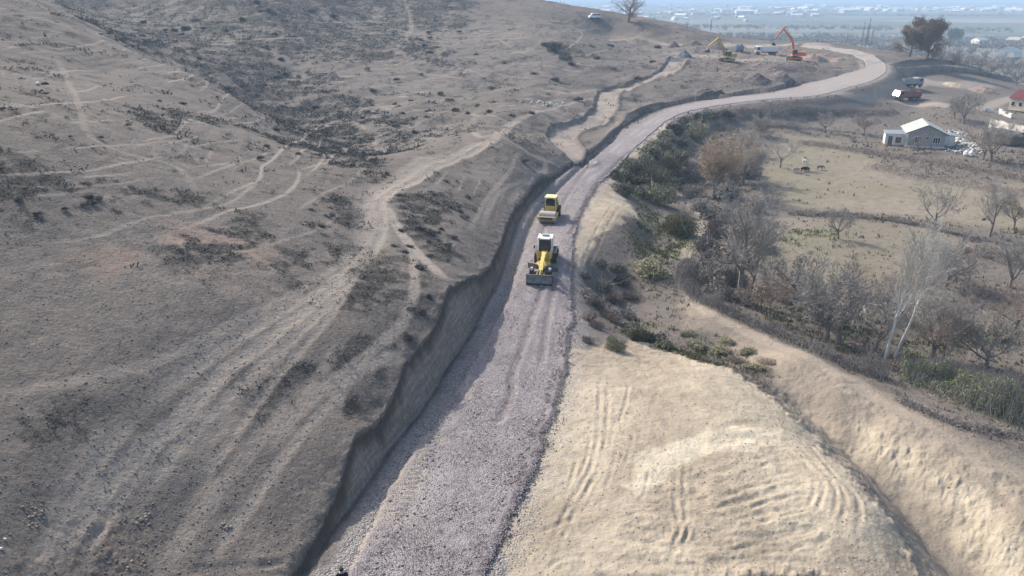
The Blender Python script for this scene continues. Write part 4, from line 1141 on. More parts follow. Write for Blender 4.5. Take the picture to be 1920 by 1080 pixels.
for i, (u, v, r, kd) in enumerate(sorted([(1165, 340, 22, 'dark'), (1180, 318, 22, 'dark'), (1170, 362, 20, 'dark'), (1192, 345, 20, 'dark'), (1205, 310, 22, 'dark'), (1215, 292, 22, 'dark'), (1232, 280, 22, 'dark'), (1245, 262, 20, 'dark'),
        (1252, 296, 22, 'olive'), (1268, 250, 20, 'dark'), (1275, 272, 20, 'grey'), (1290, 236, 18, 'dark'), (1310, 226, 16, 'dark'), (1335, 220, 16, 'grey'), (1360, 216, 16, 'grey'), (1240, 305, 22, 'olive'), (1275, 300, 20, 'olive'), (1198, 366, 20, 'dark'), (1224, 330, 20, 'dark')], key=lambda q: math.hypot(q[0] - 1140, (q[1] - 400) * 2))):
    S(kd, (u, v), r, 'dark bush in the belt below the road, %s counted from the sand tongue' % ORD[i], GB, .9)
GC = 'brown scrub in the shaded gully beside the grader'
for i, (u, v, r, kd) in enumerate(sorted([(1105, 600, 20, 'brown'), (1125, 575, 22, 'brown'), (1100, 560, 20, 'twig'), (1130, 540, 22, 'grey'), (1150, 565, 20, 'brown'), (1160, 530, 20, 'grey'), (1145, 600, 22, 'brown'), (1120, 615, 18, 'brown'), (1170, 595, 22, 'grey'), (1190, 620, 22, 'dark'), (1220, 640, 22, 'dark'), (1095, 520, 16, 'grey'),
        (1180, 560, 18, 'brown'), (1155, 505, 18, 'grey'), (1125, 500, 18, 'grey'), (1250, 655, 22, 'dark'), (1100, 640, 12, 'brown')])):
    S(kd, (u, v), r, 'dry brown bush in the shaded gully, %s counted from the gravel edge' % ORD[i], GC, .8)
GD = 'grassy bushes along the gully above the sand pad'
for i, (u, v, r) in enumerate(sorted([(1280, 655, 20), (1310, 650, 22), (1345, 660, 22), (1380, 680, 22), (1415, 690, 20), (1440, 680, 18), (1330, 680, 18), (1290, 630, 16), (1400, 660, 18), (1360, 640, 16)])):
    S('olive' if i % 3 else 'brown', (u, v), r, 'low grassy bush along the gully top, %s counted from the road' % ORD[i], GD, .45)
# thicket in front of the large pale tree
GH = 'dark tangled thicket beside the footpath'
for i, (u, v, r) in enumerate(sorted([(1320, 470, 26), (1335, 500, 28), (1325, 530, 28), (1345, 555, 28), (1365, 530, 30), (1370, 480, 30), (1345, 440, 26), (1400, 500, 26), (1395, 570, 26), (1360, 415, 26), (1390, 450, 26), (1425, 560, 24), (1330, 410, 24), (1310, 395, 22), (1300, 370, 22), (1370, 375, 26), (1410, 400, 24), (1430, 470, 22), (1295, 340, 22), (1320, 330, 22), (1360, 340, 24), (1400, 330, 22), (1340, 290, 20), (1370, 300, 22)], key=lambda q: math.hypot(q[0] - 1290, (q[1] - 500) * 2))):
    S(['twig', 'grey', 'twig', 'brown'][i % 4], (u, v), r, 'tangled grey bush of the footpath thicket, %s counted from the path bend' % ORD[i], GH, 1.1)
# field hedges, each one a single continuous planting
def hedge(uv, w, h, mat, n, leafs, label, name='hedge', seed=1, tw=True):
    rg = random.Random(seed); P = line(uv, 6)
    s = np.concatenate([[0], np.cumsum([math.hypot(b[0] - a[0], b[1] - a[1]) for a, b in zip(P[:-1], P[1:])])])
    xs = [float(np.interp(rg.random() * s[-1], s, np.arange(len(P)))) for _ in range(n)]
    pts = []; XY = []
    for q in xs:
        i = min(int(q), len(P) - 2); f = q - i; p = P[i] * (1 - f) + P[i + 1] * f
        d = P[i + 1] - P[i]; l = math.hypot(d[0], d[1]) + 1e-6
        o = rg.gauss(0, w * .42); XY.append((p[0] - d[1] / l * o + rg.gauss(0, .1), p[1] + d[0] / l * o, o))
    A = np.array(XY); G = zfull(A[:, 0], A[:, 1]); cl = .55 + .45 * fbm(A[:, 0], A[:, 1], .5, 3, 300 + seed) * 2
    for (x, y, o), g, c in zip(XY, G, cl):
        hh = h * max(.25, c) * max(.1, 1 - (o / w) ** 2); pts.append((Vector((x, y, g + hh * rg.random() ** .7)), None))
    me = leaf_mesh(name, pts, leafs, mat, rg, 1, .02)
    if tw:
        tb = Tubes()
        for (x, y, o), g, c in list(zip(XY, G, cl))[::7]:
            hh = h * max(.3, c) * 1.15; a = Vector((x, y, g - .05)); e = a + Vector((rg.gauss(0, .3), rg.gauss(0, .3), hh * rg.uniform(.6, 1.1)))
            tb.tube([a, a.lerp(e, .5) + Vector((rg.gauss(0, .08), 0, 0)), e], [.02, .014, .007], 3)
        t2 = tb.mesh('s', mat_twig); b = bmesh.new(); b.from_mesh(me); nf = len(b.faces); b.from_mesh(t2); b.to_mesh(me); b.free(); me.materials.append(mat_twig)
        mi = np.zeros(len(me.polygons), np.int32); mi[nf:] = 1; me.polygons.foreach_set('material_index', mi)
    return tag(link(name, me), label, 'hedge')
mat_hedge = leaf_mat('grey_violet_twigs', (.105, .092, .088), (.22, .195, .18), .9)
hedge([(1292,490),(1283,520),(1300,552),(1345,578),(1400,602),(1470,632),(1540,662),(1600,690),(1660,712)], 1.5, 1.9, mat_hedge, 16000, .075, 'long grey leafless hedge following the footpath', seed=2)
hedge([(1478,402),(1520,404),(1580,406),(1640,410),(1690,418),(1740,428),(1800,442),(1840,455)], .8, 1.2, mat_leaf_grey, 5000, .09, 'dark thin hedge crossing between the meadow and the orchard', seed=3)
hedge([(1690,700),(1740,712),(1800,735),(1860,762),(1930,785),(2000,800)], 2.9, 2.6, mat_bramble, 20000, .085, 'dense green bramble bank at the right edge', 'bramble_thicket', seed=4)
hedge([(1660,690),(1720,690),(1800,700),(1900,715),(1990,735)], 2.2, 1.0, mat_twig_brown, 7000, .08, 'dry brown undergrowth behind the green bramble', 'undergrowth', seed=5)
hedge([(1690,752),(1740,775),(1800,800),(1880,812),(1960,830)], 1.0, .5, mat_hedge, 3500, .07, 'low dead stalks between the bramble and the pale path', 'dead_stalks', seed=15)
hedge([(1500,268),(1560,276),(1640,288),(1720,300),(1800,312),(1900,330),(1990,345)], 3.2, 1.2, mat_twig_brown, 9000, .12, 'reddish brown bramble strip below the houses', 'bramble_thicket', seed=6)
hedge([(1640,310),(1720,330),(1800,345),(1900,360),(1990,380)], 4.5, .7, mat_twig_brown, 8000, .12, 'sparse brown weeds at the upper right of the meadow', 'weed_strip', seed=7)
hedge([(1380,222),(1440,214),(1500,212),(1560,214),(1620,216),(1680,210)], 1.6, 1.5, mat_leaf_grey, 4500, .13, 'dark bushes packed along the foot of the road bank', 'bank_bushes', seed=8)
hedge([(1380,206),(1440,204),(1500,203),(1560,208),(1640,206)], 1.4, .9, mat_twig_brown, 4000, .12, 'brown stalks along the upper shelf of the road bank', 'bank_stalks', seed=9)
hedge([(1430,236),(1500,240),(1560,246),(1620,252),(1660,262)], 1.2, 1.4, mat_twig, 4500, .11, 'grey scrub along the far fence of the meadow', 'fence_scrub', seed=10)
hedge([(1690,540),(1760,520),(1830,540),(1900,570),(1980,590)], 3.0, 1.4, mat_twig_brown, 4000, .09, 'reddish twiggy undergrowth in the right orchard', 'undergrowth', seed=12)
hedge([(1450,560),(1520,545),(1600,560),(1680,590),(1740,610)], 3.5, 1.6, mat_twig, 4500, .09, 'grey twiggy undergrowth among the orchard trees', 'undergrowth', seed=13)
hedge([(1790,470),(1850,480),(1930,500)], 2.5, 1.4, mat_twig_brown, 5000, .1, 'brown undergrowth at the right end of the meadow hedge', 'undergrowth', seed=14)

# hillside shrubs
HS = [(740,196,9,'shrub at the foot of the rocky outcrop'), (679,231,9,None), (779,248,9,'lone shrub on bare soil above the dirt track'), (920,166,10,None), (895,200,11,None), (918,210,10,None), (825,176,9,None), (842,189,10,None), (855,207,11,None),
      (805,210,9,None), (877,213,9,None), (958,218,10,'shrub just above the track junction on the spur'), (995,213,10,None), (1083,187,8,'shrub beside the upper end of the pale side track'), (877,370,10,'lone shrub right of the main dirt track'), (747,369,13,None), (731,383,12,None), (770,393,13,None),
      (845,391,12,None), (983,302,11,'shrub below the saddle next to the narrow path'), (944,252,8,'shrub beside the track junction'), (1108,89,7,None), (1147,87,6,None), (1232,89,6,None), (1121,109,6,None), (1151,130,6,None), (1225,117,6,None), (1195,148,7,None), (892,103,7,None),
      (944,118,7,None), (921,130,7,None), (858,146,7,None), (870,410,14,None), (758,475,15,'dark shrub left of the path to the bank edge'), (785,503,16,'dark shrub in the fork of the bank path'), (805,556,11,None), (770,582,12,None), (793,588,13,None), (767,632,18,'darkest shrub above the notch in the bank edge'), (740,463,12,None), (862,398,12,None),
      (500,258,14,None), (515,245,12,None), (480,236,12,None), (545,228,11,None), (590,202,10,None), (593,182,9,None), (485,162,10,None), (450,138,9,None), (528,112,10,None), (420,120,9,None), (380,55,10,None), (325,57,9,None), (425,58,9,None), (230,75,10,None), (245,68,10,None),
      (85,158,10,'shrub next to a white stone on the upper left slope'), (85,176,8,None), (132,256,6,'small lone shrub on the left slope'), (340,195,9,None), (410,195,8,None), (300,190,7,None), (240,235,9,None), (190,258,8,None), (700,200,10,None), (720,330,9,None), (695,262,8,None), (725,325,8,None), (835,340,8,None), (810,440,14,None), (835,470,13,None), (790,430,12,None), (700,170,9,None), (745,150,9,None), (690,130,9,None), (790,140,8,None), (860,60,7,None), (770,190,9,None), (1000,140,7,None), (1040,150,7,None), (1070,120,7,None)]
_hr = random.Random(99)
for u0, v0, n0, du, dv in ((560, 255, 9, 110, 40), (700, 215, 8, 90, 30), (500, 130, 10, 160, 60), (330, 60, 10, 150, 30), (560, 40, 10, 180, 30), (620, 420, 9, 70, 50), (820, 450, 8, 60, 40), (120, 380, 9, 120, 30), (800, 70, 6, 60, 35), (1050, 100, 6, 50, 20)):
    for _ in range(n0): HS.append((u0 + _hr.gauss(0, .5) * du, v0 + _hr.gauss(0, .5) * dv, _hr.uniform(7, 12), None))
def hill_label(u, v, r):
    sz = 'small' if r < 8.5 else ('mid sized' if r < 11 else 'broad')
    if v > 350: zn = 'on the slope left of the main dirt track' if u < 690 else 'between the main dirt track and the road cut'
    elif u < 300: zn = 'high on the near slope at the upper left'
    elif u < 640 and v > 160: zn = 'in the scrubby hollow at the spur foot'
    elif u < 640: zn = 'on the dark far slope behind the spur'
    elif u < 800: zn = 'above the bend of the main dirt track'
    elif u < 1000: zn = 'on the slope above the track junction'
    else: zn = 'on the grassy slope above the side track'
    return '%s dark dry shrub %s' % (sz, zn)
for u, v, r, lb in HS:
    S('grey', (u, v), r * 1.15, ('dark dry ' + lb) if lb else hill_label(u, v, r), 'dry shrubs scattered over the hillside', .75)
# the small scrub nobody could count
def scatter_scrub():
    rs = np.random.RandomState(21)
    n = 430000
    # sample in ground polar space, then keep by the scrub mask
    r = np.exp(rs.uniform(math.log(38), math.log(560), n)); a = np.radians(rs.uniform(-48, 22, n))
    x = r * np.sin(a); y = r * np.cos(a)
    z, m = zfull(x, y, True)
    keep = rs.rand(n) < (m['scrub'] ** 1.2 * .8 + .006) * np.clip(r / 130, .12, 1) ** 1.3
    keep &= inside(x, y, hill_poly)
    x, y, z, r = x[keep], y[keep], z[keep], r[keep]
    n = len(x); print('scrub tufts', n)
    s = (.09 + .14 * rs.rand(n) + .60 * rs.rand(n) ** 6) * np.clip(r / 90, .45, 2.2) ** .7
    K = 11
    c = np.stack([x, y, z], -1)[:, None, :] + np.stack([rs.randn(n, K) * .55 * s[:, None], rs.randn(n, K) * .55 * s[:, None], np.abs(rs.randn(n, K)) * .28 * s[:, None]], -1)
    a3 = rs.randn(n, K, 3) * np.array([1, 1, .9]); a3 /= np.linalg.norm(a3, axis=-1, keepdims=True)
    b3 = rs.randn(n, K, 3); b3 -= (b3 * a3).sum(-1, keepdims=True) * a3; b3 /= np.linalg.norm(b3, axis=-1, keepdims=True)
    ss = (s[:, None, None] * (.30 + .30 * rs.rand(n, K, 1)))
    V = np.stack([c - a3 * ss * .6, c + b3 * ss * .4, c + a3 * ss * .6], 2).reshape(-1, 3)
    F = np.arange(len(V)).reshape(-1, 3)
    me = bpy.data.meshes.new('hillside_scrub')
    me.vertices.add(len(V)); me.vertices.foreach_set('co', V.astype(np.float32).ravel())
    me.loops.add(F.size); me.loops.foreach_set('vertex_index', F.ravel().astype(np.int32))
    me.polygons.add(len(F)); me.polygons.foreach_set('loop_start', (np.arange(len(F)) * 3).astype(np.int32)); me.polygons.foreach_set('loop_total', np.full(len(F), 3, np.int32))
    me.update(calc_edges=True)
    me.materials.append(leaf_mat('dry_scrub', (.070, .067, .060), (.145, .135, .118), .9))
    o = link('hillside_scrub', me); tag(o, 'small dry scrub and tufts covering the hillside', None, None, 'stuff')
scatter_scrub()

def scatter_right():
    rs = np.random.RandomState(31)
    n = 260000
    r = np.exp(rs.uniform(math.log(40), math.log(260), n)); a = np.radians(rs.uniform(3, 42, n))
    x = r * np.sin(a); y = r * np.cos(a)
    z, m = zfull(x, y, True)
    w_ = np.clip(m['dark'] * .55 + m['green'] * .9 * (1 - m['mead'] * .8) + m['mead'] * .012, 0, 1) * (1 - m['trail']) * (1 - m['sand']) * m['offroad']
    keep = (rs.rand(n) < w_ * .55) & ~inside(x, y, hill_poly) & (x > 6)
    x, y, z, r, gm = x[keep], y[keep], z[keep], r[keep], m['green'][keep]
    n = len(x); print('ground cover tufts', n)
    for nm, sel, mt in (('dry_grass_cover', gm < .35, leaf_mat('dry_grass', (.13, .105, .075), (.27, .23, .165), .9)), ('green_grass_cover', gm >= .35, leaf_mat('green_grass', (.07, .08, .035), (.18, .18, .09), .8))):
        X, Y, Z, Rr = x[sel], y[sel], z[sel], r[sel]; k = len(X)
        s = (.12 + .22 * rs.rand(k) ** 2) * np.clip(Rr / 90, .6, 2) ** .7; K = 6
        c = np.stack([X, Y, Z], -1)[:, None, :] + rs.randn(k, K, 3) * (s[:, None, None] * np.array([.6, .6, .0]))
        tip = c + np.stack([rs.randn(k, K) * .35, rs.randn(k, K) * .35, .5 + rs.rand(k, K)], -1) * s[:, None, None]
        side_ = rs.randn(k, K, 3) * np.array([1, 1, .1]) * s[:, None, None] * .16
        V = np.stack([c - side_ - [0, 0, .04], c + side_ - [0, 0, .04], tip], 2).reshape(-1, 3); F = np.arange(len(V))
        me = bpy.data.meshes.new(nm)
        me.vertices.add(len(V)); me.vertices.foreach_set('co', V.astype(np.float32).ravel())
        me.loops.add(len(F)); me.loops.foreach_set('vertex_index', F.astype(np.int32))
        me.polygons.add(len(F) // 3); me.polygons.foreach_set('loop_start', (np.arange(len(F) // 3) * 3).astype(np.int32)); me.polygons.foreach_set('loop_total', np.full(len(F) // 3, 3, np.int32))
        me.update(calc_edges=True); me.materials.append(mt)
        tag(link(nm, me), None, None, None, 'stuff')
scatter_right()
def scatter_clods():
    rs = np.random.RandomState(41)
    for nm, mt, n, ar, rr_, smin, smax, fn in (
        ('scattered_clods', stone_material('soil_clods', (.15, .125, .11), (.28, .24, .205)), 12000, (-46, -8), (30, 110), .04, .16, lambda m, i: i * (.25 + .75 * (rs.rand(len(i)) < .5))),
        ('sand_clods', stone_material('sand_clods', (.28, .225, .165), (.46, .39, .29)), 9000, (-2, 42), (31, 75), .03, .13, lambda m, i: np.maximum(m['sand'] * (1 - m['pale'] * .7), m['pale'] * .5) * (1 - i)),
        ('quarry_rubble', stone_material('quarry_rubble', (.22, .17, .14), (.45, .37, .31)), 5000, (8, 26), (215, 330), .25, .9, lambda m, i: m['red'] * 2 * (m['offroad'] > .9))):
        r = np.exp(rs.uniform(math.log(rr_[0]), math.log(rr_[1]), n * 3)); a = np.radians(rs.uniform(*ar, n * 3))
        x = r * np.sin(a); y = r * np.cos(a)
        z, m = zfull(x, y, True); i = inside(x, y, hill_poly).astype(float)
        cl = .3 + .7 * sstep(-.1, .4, fbm(x, y, .25, 4, 401))
        k = rs.rand(n * 3) < np.clip(fn(m, i), 0, 1) * cl
        k = np.nonzero(k)[0][:n]
        s = smin + (smax - smin) * rs.rand(len(k)) ** 3
        me = stones_mesh(nm, np.stack([x[k], y[k], z[k] + s * .1], -1), s, 5); me.materials.append(mt)
        tag(link(nm, me), None, None, None, 'stuff')
scatter_clods()
# ---------------------------------------------------------------- mesh building for machines and houses
class MB:
    def __init__(s): s.b = bmesh.new()
    def box(s, c, sz, rot=(0, 0, 0), bev=.02, taper=None):
        m = Matrix.Translation(c) @ Euler(rot).to_matrix().to_4x4() @ Matrix.Diagonal((*sz, 1))
        r = bmesh.ops.create_cube(s.b, size=1); vs = r['verts']
        if taper:
            for v in vs:
                if v.co.z > 0: v.co.x *= taper[0]; v.co.y *= taper[1]
        bmesh.ops.transform(s.b, matrix=m, verts=vs)
        if bev:
            es = list({e for v in vs for e in v.link_edges}); bmesh.ops.bevel(s.b, geom=es, offset=min(bev, min(sz) * .3), segments=1, affect='EDGES')
        return s
    def cyl(s, p0, p1, r, n=16, r2=None, bev=0):
        p0, p1 = Vector(p0), Vector(p1); d = p1 - p0
        m = Matrix.Translation((p0 + p1) / 2) @ d.to_track_quat('Z', 'Y').to_matrix().to_4x4()
        bmesh.ops.create_cone(s.b, cap_ends=True, segments=n, radius1=r, radius2=r if r2 is None else r2, depth=d.length, matrix=m); return s
    def prism(s, prof, x0, x1, axis='x'):
        """a side outline (a, z) given thickness along x"""
        if axis == 'x': A = [s.b.verts.new((x0, a, z)) for a, z in prof]; B = [s.b.verts.new((x1, a, z)) for a, z in prof]
        else: A = [s.b.verts.new((a, x0, z)) for a, z in prof]; B = [s.b.verts.new((a, x1, z)) for a, z in prof]
        s.b.faces.new(A); s.b.faces.new(B[::-1]); n = len(A)
        for i in range(n): s.b.faces.new((A[i], B[i], B[(i + 1) % n], A[(i + 1) % n]))
        return s
    def beam(s, p0, p1, w, h, w2=None, h2=None):
        """a tapered box between two points"""
        p0, p1 = Vector(p0), Vector(p1); d = (p1 - p0).normalized(); sd = d.cross(Vector((0, 0, 1)))
        if sd.length < 1e-3: sd = Vector((1, 0, 0))
        sd.normalize(); up = sd.cross(d); w2 = w2 or w; h2 = h2 or h
        A = [s.b.verts.new(p0 + sd * a * w / 2 + up * c * h / 2) for a, c in ((-1, -1), (1, -1), (1, 1), (-1, 1))]
        B = [s.b.verts.new(p1 + sd * a * w2 / 2 + up * c * h2 / 2) for a, c in ((-1, -1), (1, -1), (1, 1), (-1, 1))]
        s.b.faces.new(A); s.b.faces.new(B[::-1])
        for i in range(4): s.b.faces.new((A[i], B[i], B[(i + 1) % 4], A[(i + 1) % 4]))
        return s
    def done(s, name, mat, parent=None, label=None):
        bmesh.ops.recalc_face_normals(s.b, faces=s.b.faces)
        me = bpy.data.meshes.new(name); s.b.to_mesh(me); s.b.free(); me.materials.append(mat)
        o = link(name, me, parent)
        if label: o['label'] = label
        return o
def paint(name, col, rough=.45, dust=.35):
    m, N, L, b = new_mat(name, rough, .4); k = NB(m); p = k.pos(True)
    c = k.mix(k.ramp(k.noise(p, 1.6, 5, .7), [(.42, 0), (.68, dust)]), col, (.34, .30, .25))
    L.new(c, b.inputs['Base Color']); L.new(k.ramp(k.noise(p, 3, 3), [(.3, rough), (.7, min(1, rough + .35))]), b.inputs['Roughness'])
    return m
M_YEL = paint('yellow_paint', (.50, .36, .07), .55, .5); M_PYEL = paint('pale_yellow_paint', (.66, .52, .13)); M_ORG = paint('orange_paint', (.62, .145, .03))
M_WHT = paint('white_paint', (.72, .73, .72), .4, .25); M_BLU = paint('blue_grey_paint', (.16, .24, .36)); M_RED = paint('dull_red_paint', (.22, .07, .06), .6, .6); M_GRY = paint('grey_green_paint', (.30, .33, .32))
M_DRK = flat_mat('dark_metal', (.045, .045, .045), .6, .3, .4); M_STL = flat_mat('worn_steel', (.24, .235, .23), .5, .5, .35); M_TYR = flat_mat('dusty_rubber', (.055, .05, .047), .9, .1, .4)
M_HUB = flat_mat('dusty_hub', (.42, .36, .18), .7, .2, .3)
def glass_mat():
    m, N, L, b = new_mat('dark_window_glass', .08, .6); b.inputs['Base Color'].default_value = (.018, .022, .025, 1); return m
M_GLS = glass_mat()
def wheel(parent, x, y, r, w, hub=M_HUB, tread=True):
    m = MB(); m.cyl((x - w / 2, y, r), (x + w / 2, y, r), r, 22)
    if tread:
        for k in range(16):
            a = k * 6.28318 / 16; m.box((x, y + math.cos(a) * r, r + math.sin(a) * r), (w * .96, .07, .05), (a - 1.5708, 0, 0), 0)
    t = m.done('wheel', M_TYR, parent)
    h = MB(); h.cyl((x - w / 2 - .02, y, r), (x + w / 2 + .02, y, r), r * .52, 14); h.cyl((x - w / 2 - .05, y, r), (x + w / 2 + .05, y, r), r * .18, 8); h.done('rim', hub, t)
    return t
ROADDIR = math.pi - .15

def build_grader():
    x, y, z = unp(1020, 507, .12)
    g = empty('motor_grader', (x, y, z), math.pi - .14, 'yellow motor grader with white cab roof and wide front blade on the gravel road', 'grader')
    for sx in (-1, 1):
        wheel(g, sx * 1.0, 3.1, .66, .38); wheel(g, sx * 1.05, -2.0, .68, .40); wheel(g, sx * 1.05, -3.7, .68, .40)
    m = MB(); m.box((0, 3.1, .80), (2.0, .30, .26)); m.box((0, 3.1, 1.05), (.5, .7, .5)); m.done('front_axle', M_DRK, g)
    m = MB(); m.beam((0, 3.7, 1.15), (0, 3.0, 1.45), .42, .5); m.beam((0, 3.1, 1.42), (0, 1.0, 1.95), .36, .42); m.beam((0, 1.1, 1.93), (0, -.7, 1.75), .36, .46, .7, .7); m.done('front_frame', M_PYEL, g)
    # dozer blade
    m = MB(); pr = [(4.55 + .12 * math.cos(t), .60 + .55 * math.sin(t)) for t in np.linspace(-1.5, 1.5, 9)]
    prof = [(4.75 - .22 * math.cos(t * 1.05), .66 + .52 * math.sin(t)) for t in np.linspace(-1.4, 1.4, 9)]
    m.prism(prof + [(a - .07, zz) for a, zz in prof[::-1]], -1.35, 1.35); f = m.done('front_blade', M_STL, g)
    m = MB(); m.box((0, 4.83, .16), (2.74, .05, .2)); [m.box((sx * 1.36, 4.62, .66), (.04, .35, 1.05)) for sx in (-1, 1)]; m.done('cutting_edge', M_DRK, f)
    m = MB(); [m.beam((sx * .35, 3.7, 1.0), (sx * .45, 4.5, .7), .14, .18) for sx in (-1, 1)]; m.cyl((0, 3.7, 1.35), (0, 4.55, 1.0), .06, 8); m.done('blade_arm', M_YEL, g)
    for sx in (-1, 1):
        m = MB(); m.box((sx * .95, 3.55, 1.45), (.26, .18, .22)); m.cyl((sx * .95, 3.5, 1.0), (sx * .95, 3.5, 1.4), .03, 6); m.done('headlight', M_WHT, g)
    # moldboard on its circle
    m = MB(); a = R(22)
    for i in range(8):
        t0 = -1.2 + 2.4 * i / 8; t1 = -1.2 + 2.4 * (i + 1) / 8
        q = [(-.16 * math.cos(t), .55 + .36 * math.sin(t)) for t in (t0, t1)]
        P = []
        for s_ in (-1.85, 1.85):
            for (yy, zz) in q: P.append((s_ * math.cos(a) - yy * math.sin(a), .9 + s_ * math.sin(a) * -1 + yy * math.cos(a), zz))
        vs = [m.b.verts.new(p) for p in (P[0], P[1], P[3], P[2])]; m.b.faces.new(vs)
    r = bmesh.ops.solidify(m.b, geom=m.b.faces[:], thickness=.05); m.done('moldboard', M_STL, g)
    m = MB(); m.cyl((0, .7, .98), (0, .7, 1.12), .78, 20); m.beam((-.6, .7, 1.1), (0, 2.9, 1.1), .14, .16); m.beam((.6, .7, 1.1), (0, 2.9, 1.1), .14, .16); m.done('circle', M_YEL, g)
    for sx in (-1, 1):
        m = MB(); m.cyl((sx * .62, .6, 1.1), (sx * .75, .4, 2.3), .07, 8); m.cyl((sx * .66, .5, 1.6), (sx * .76, .38, 2.5), .10, 8); m.done('lift_cylinder', M_YEL, g)
    # cab
    m = MB(); m.box((0, -1.35, 1.55), (1.5, 1.7, .7)); m.box((0, -1.35, 1.2), (.9, 2.2, .5)); cb = m.done('cab_base', M_YEL, g)
    m = MB(); m.box((0, -1.35, 2.6), (1.42, 1.45, 1.5), bev=.03, taper=(.95, .92)); m.done('cab_glass', M_GLS, g)
    m = MB()
    for sx in (-1, 1):
        for sy in (-.6, -2.1): m.beam((sx * .74, sy, 1.85), (sx * .70, sy - .02 * sx, 3.35), .09, .09)
        m.box((sx * .74, -1.35, 1.9), (.07, 1.55, .1)); m.beam((sx * .73, -1.4, 1.85), (sx * .70, -1.4, 3.3), .07, .07)
    m.box((0, -.58, 1.9), (1.5, .07, .1)); m.done('cab_frame', M_WHT, g)
    m = MB(); m.box((0, -1.35, 3.42), (1.62, 1.85, .16), bev=.05); rf = m.done('cab_roof', M_WHT, g)
    m = MB(); m.box((0, -1.5, 3.60), (.75, .55, .2), bev=.04); m.done('air_conditioner', M_GRY, rf)
    m = MB(); [m.cyl((sx * .62, -.52, 3.52), (sx * .62, -.42, 3.52), .08, 8) for sx in (-1, 1)]; m.cyl((.5, -2.0, 3.5), (.5, -2.0, 3.72), .07, 8); m.done('roof_light', M_ORG, rf)
    for sx in (-1, 1):
        m = MB(); m.beam((sx * .74, -.6, 2.5), (sx * 1.1, -.35, 2.7), .03, .03); m.box((sx * 1.12, -.33, 2.55), (.16, .04, .35)); m.done('mirror', M_DRK, g)
    m = MB(); m.box((0, -3.6, 1.65), (1.15, 2.4, .95), bev=.08); m.box((0, -3.6, 1.05), (.9, 2.6, .5)); h = m.done('engine_hood', M_YEL, g)
    m = MB(); m.box((0, -4.85, 1.6), (.95, .08, .75)); [m.box((sx * .585, -3.6, 1.6), (.02, 1.6, .5)) for sx in (-1, 1)]; m.done('grille', M_DRK, h)
    m = MB(); m.cyl((.3, -3.0, 2.1), (.3, -3.0, 2.75), .07, 10); m.cyl((-.3, -3.4, 2.1), (-.3, -3.4, 2.45), .1, 10); m.done('exhaust', M_DRK, h)
    for sx in (-1, 1):
        m = MB(); m.box((sx * .78, -2.85, .72), (.16, 2.0, .38)); m.done('tandem_case', M_YEL, g)
        m = MB(); m.box((sx * .95, -2.8, 1.48), (.5, 2.9, .06)); m.done('fender', M_DRK, g)
    m = MB(); m.box((0, -5.15, .9), (1.8, .25, .3)); [m.beam((xx, -5.2, .9), (xx, -5.5, .3), .08, .12) for xx in (-.7, 0, .7)]; m.done('ripper', M_DRK, g)
def build_roller():
    x, y, z = unp(1031, 411, .12)
    g = empty('road_roller', (x, y, z), math.pi - .22, 'pale yellow single drum roller on the gravel road behind the grader', 'roller')
    m = MB(); m.cyl((-1.05, 1.7, .78), (1.05, 1.7, .78), .78, 40); m.done('drum', flat_mat('dusty_drum_steel', (.40, .35, .34), .55, .4, .2), g)
    m = MB(); [m.box((sx * 1.15, 1.6, .85), (.12, 2.0, .34)) for sx in (-1, 1)]; m.box((0, 2.72, .85), (2.42, .22, .42)); m.box((0, .55, .9), (2.42, .3, .5)); m.box((0, .1, .95), (.6, .9, .5)); m.done('drum_frame', M_YEL, g)
    m = MB(); m.box((0, 2.86, .85), (1.6, .03, .22)); m.done('frame_stripe', M_DRK, g)
    m = MB(); m.box((0, -.9, 1.35), (1.5, 1.7, .55)); m.box((0, -.9, .95), (1.1, 1.9, .5)); m.done('platform', M_YEL, g)
    m = MB(); m.box((0, -.9, 2.2), (1.32, 1.3, 1.15), bev=.03, taper=(.95, .95)); m.done('cab_glass', M_GLS, g)
    m = MB()
    for sx in (-1, 1):
        for sy in (-.22, -1.58): m.beam((sx * .69, sy, 1.6), (sx * .66, sy, 2.85), .10, .10)
        m.box((sx * .69, -.9, 1.68), (.08, 1.4, .12))
    m.box((0, -.22, 1.68), (1.4, .08, .14)); m.done('cab_frame', M_PYEL, g)
    m = MB(); m.box((0, -.9, 2.92), (1.6, 1.75, .16), bev=.05); m.done('cab_roof', paint('cream_yellow_paint', (.72, .64, .27)), g)
    for sx in (-1, 1):
        wheel(g, sx * .85, -2.0, .74, .5)
        m = MB(); m.beam((sx * .69, -.25, 2.2), (sx * .98, -.05, 2.35), .03, .03); m.box((sx * 1.0, -.03, 2.2), (.15, .04, .3)); m.done('mirror', M_DRK, g)
        m = MB(); m.cyl((sx * .5, -.13, 2.8), (sx * .5, -.03, 2.8), .08, 8); m.done('headlight', M_WHT, g)
    m = MB(); m.box((0, -2.6, 1.5), (1.25, 1.7, .85), bev=.12); h = m.done('engine_hood', M_YEL, g)
    m = MB(); m.box((0, -3.47, 1.45), (.95, .05, .55)); m.done('grille', M_DRK, h)
    m = MB(); m.cyl((.35, -2.3, 1.9), (.35, -2.3, 2.4), .06, 8); m.done('exhaust', M_DRK, h)
build_grader(); build_roller()

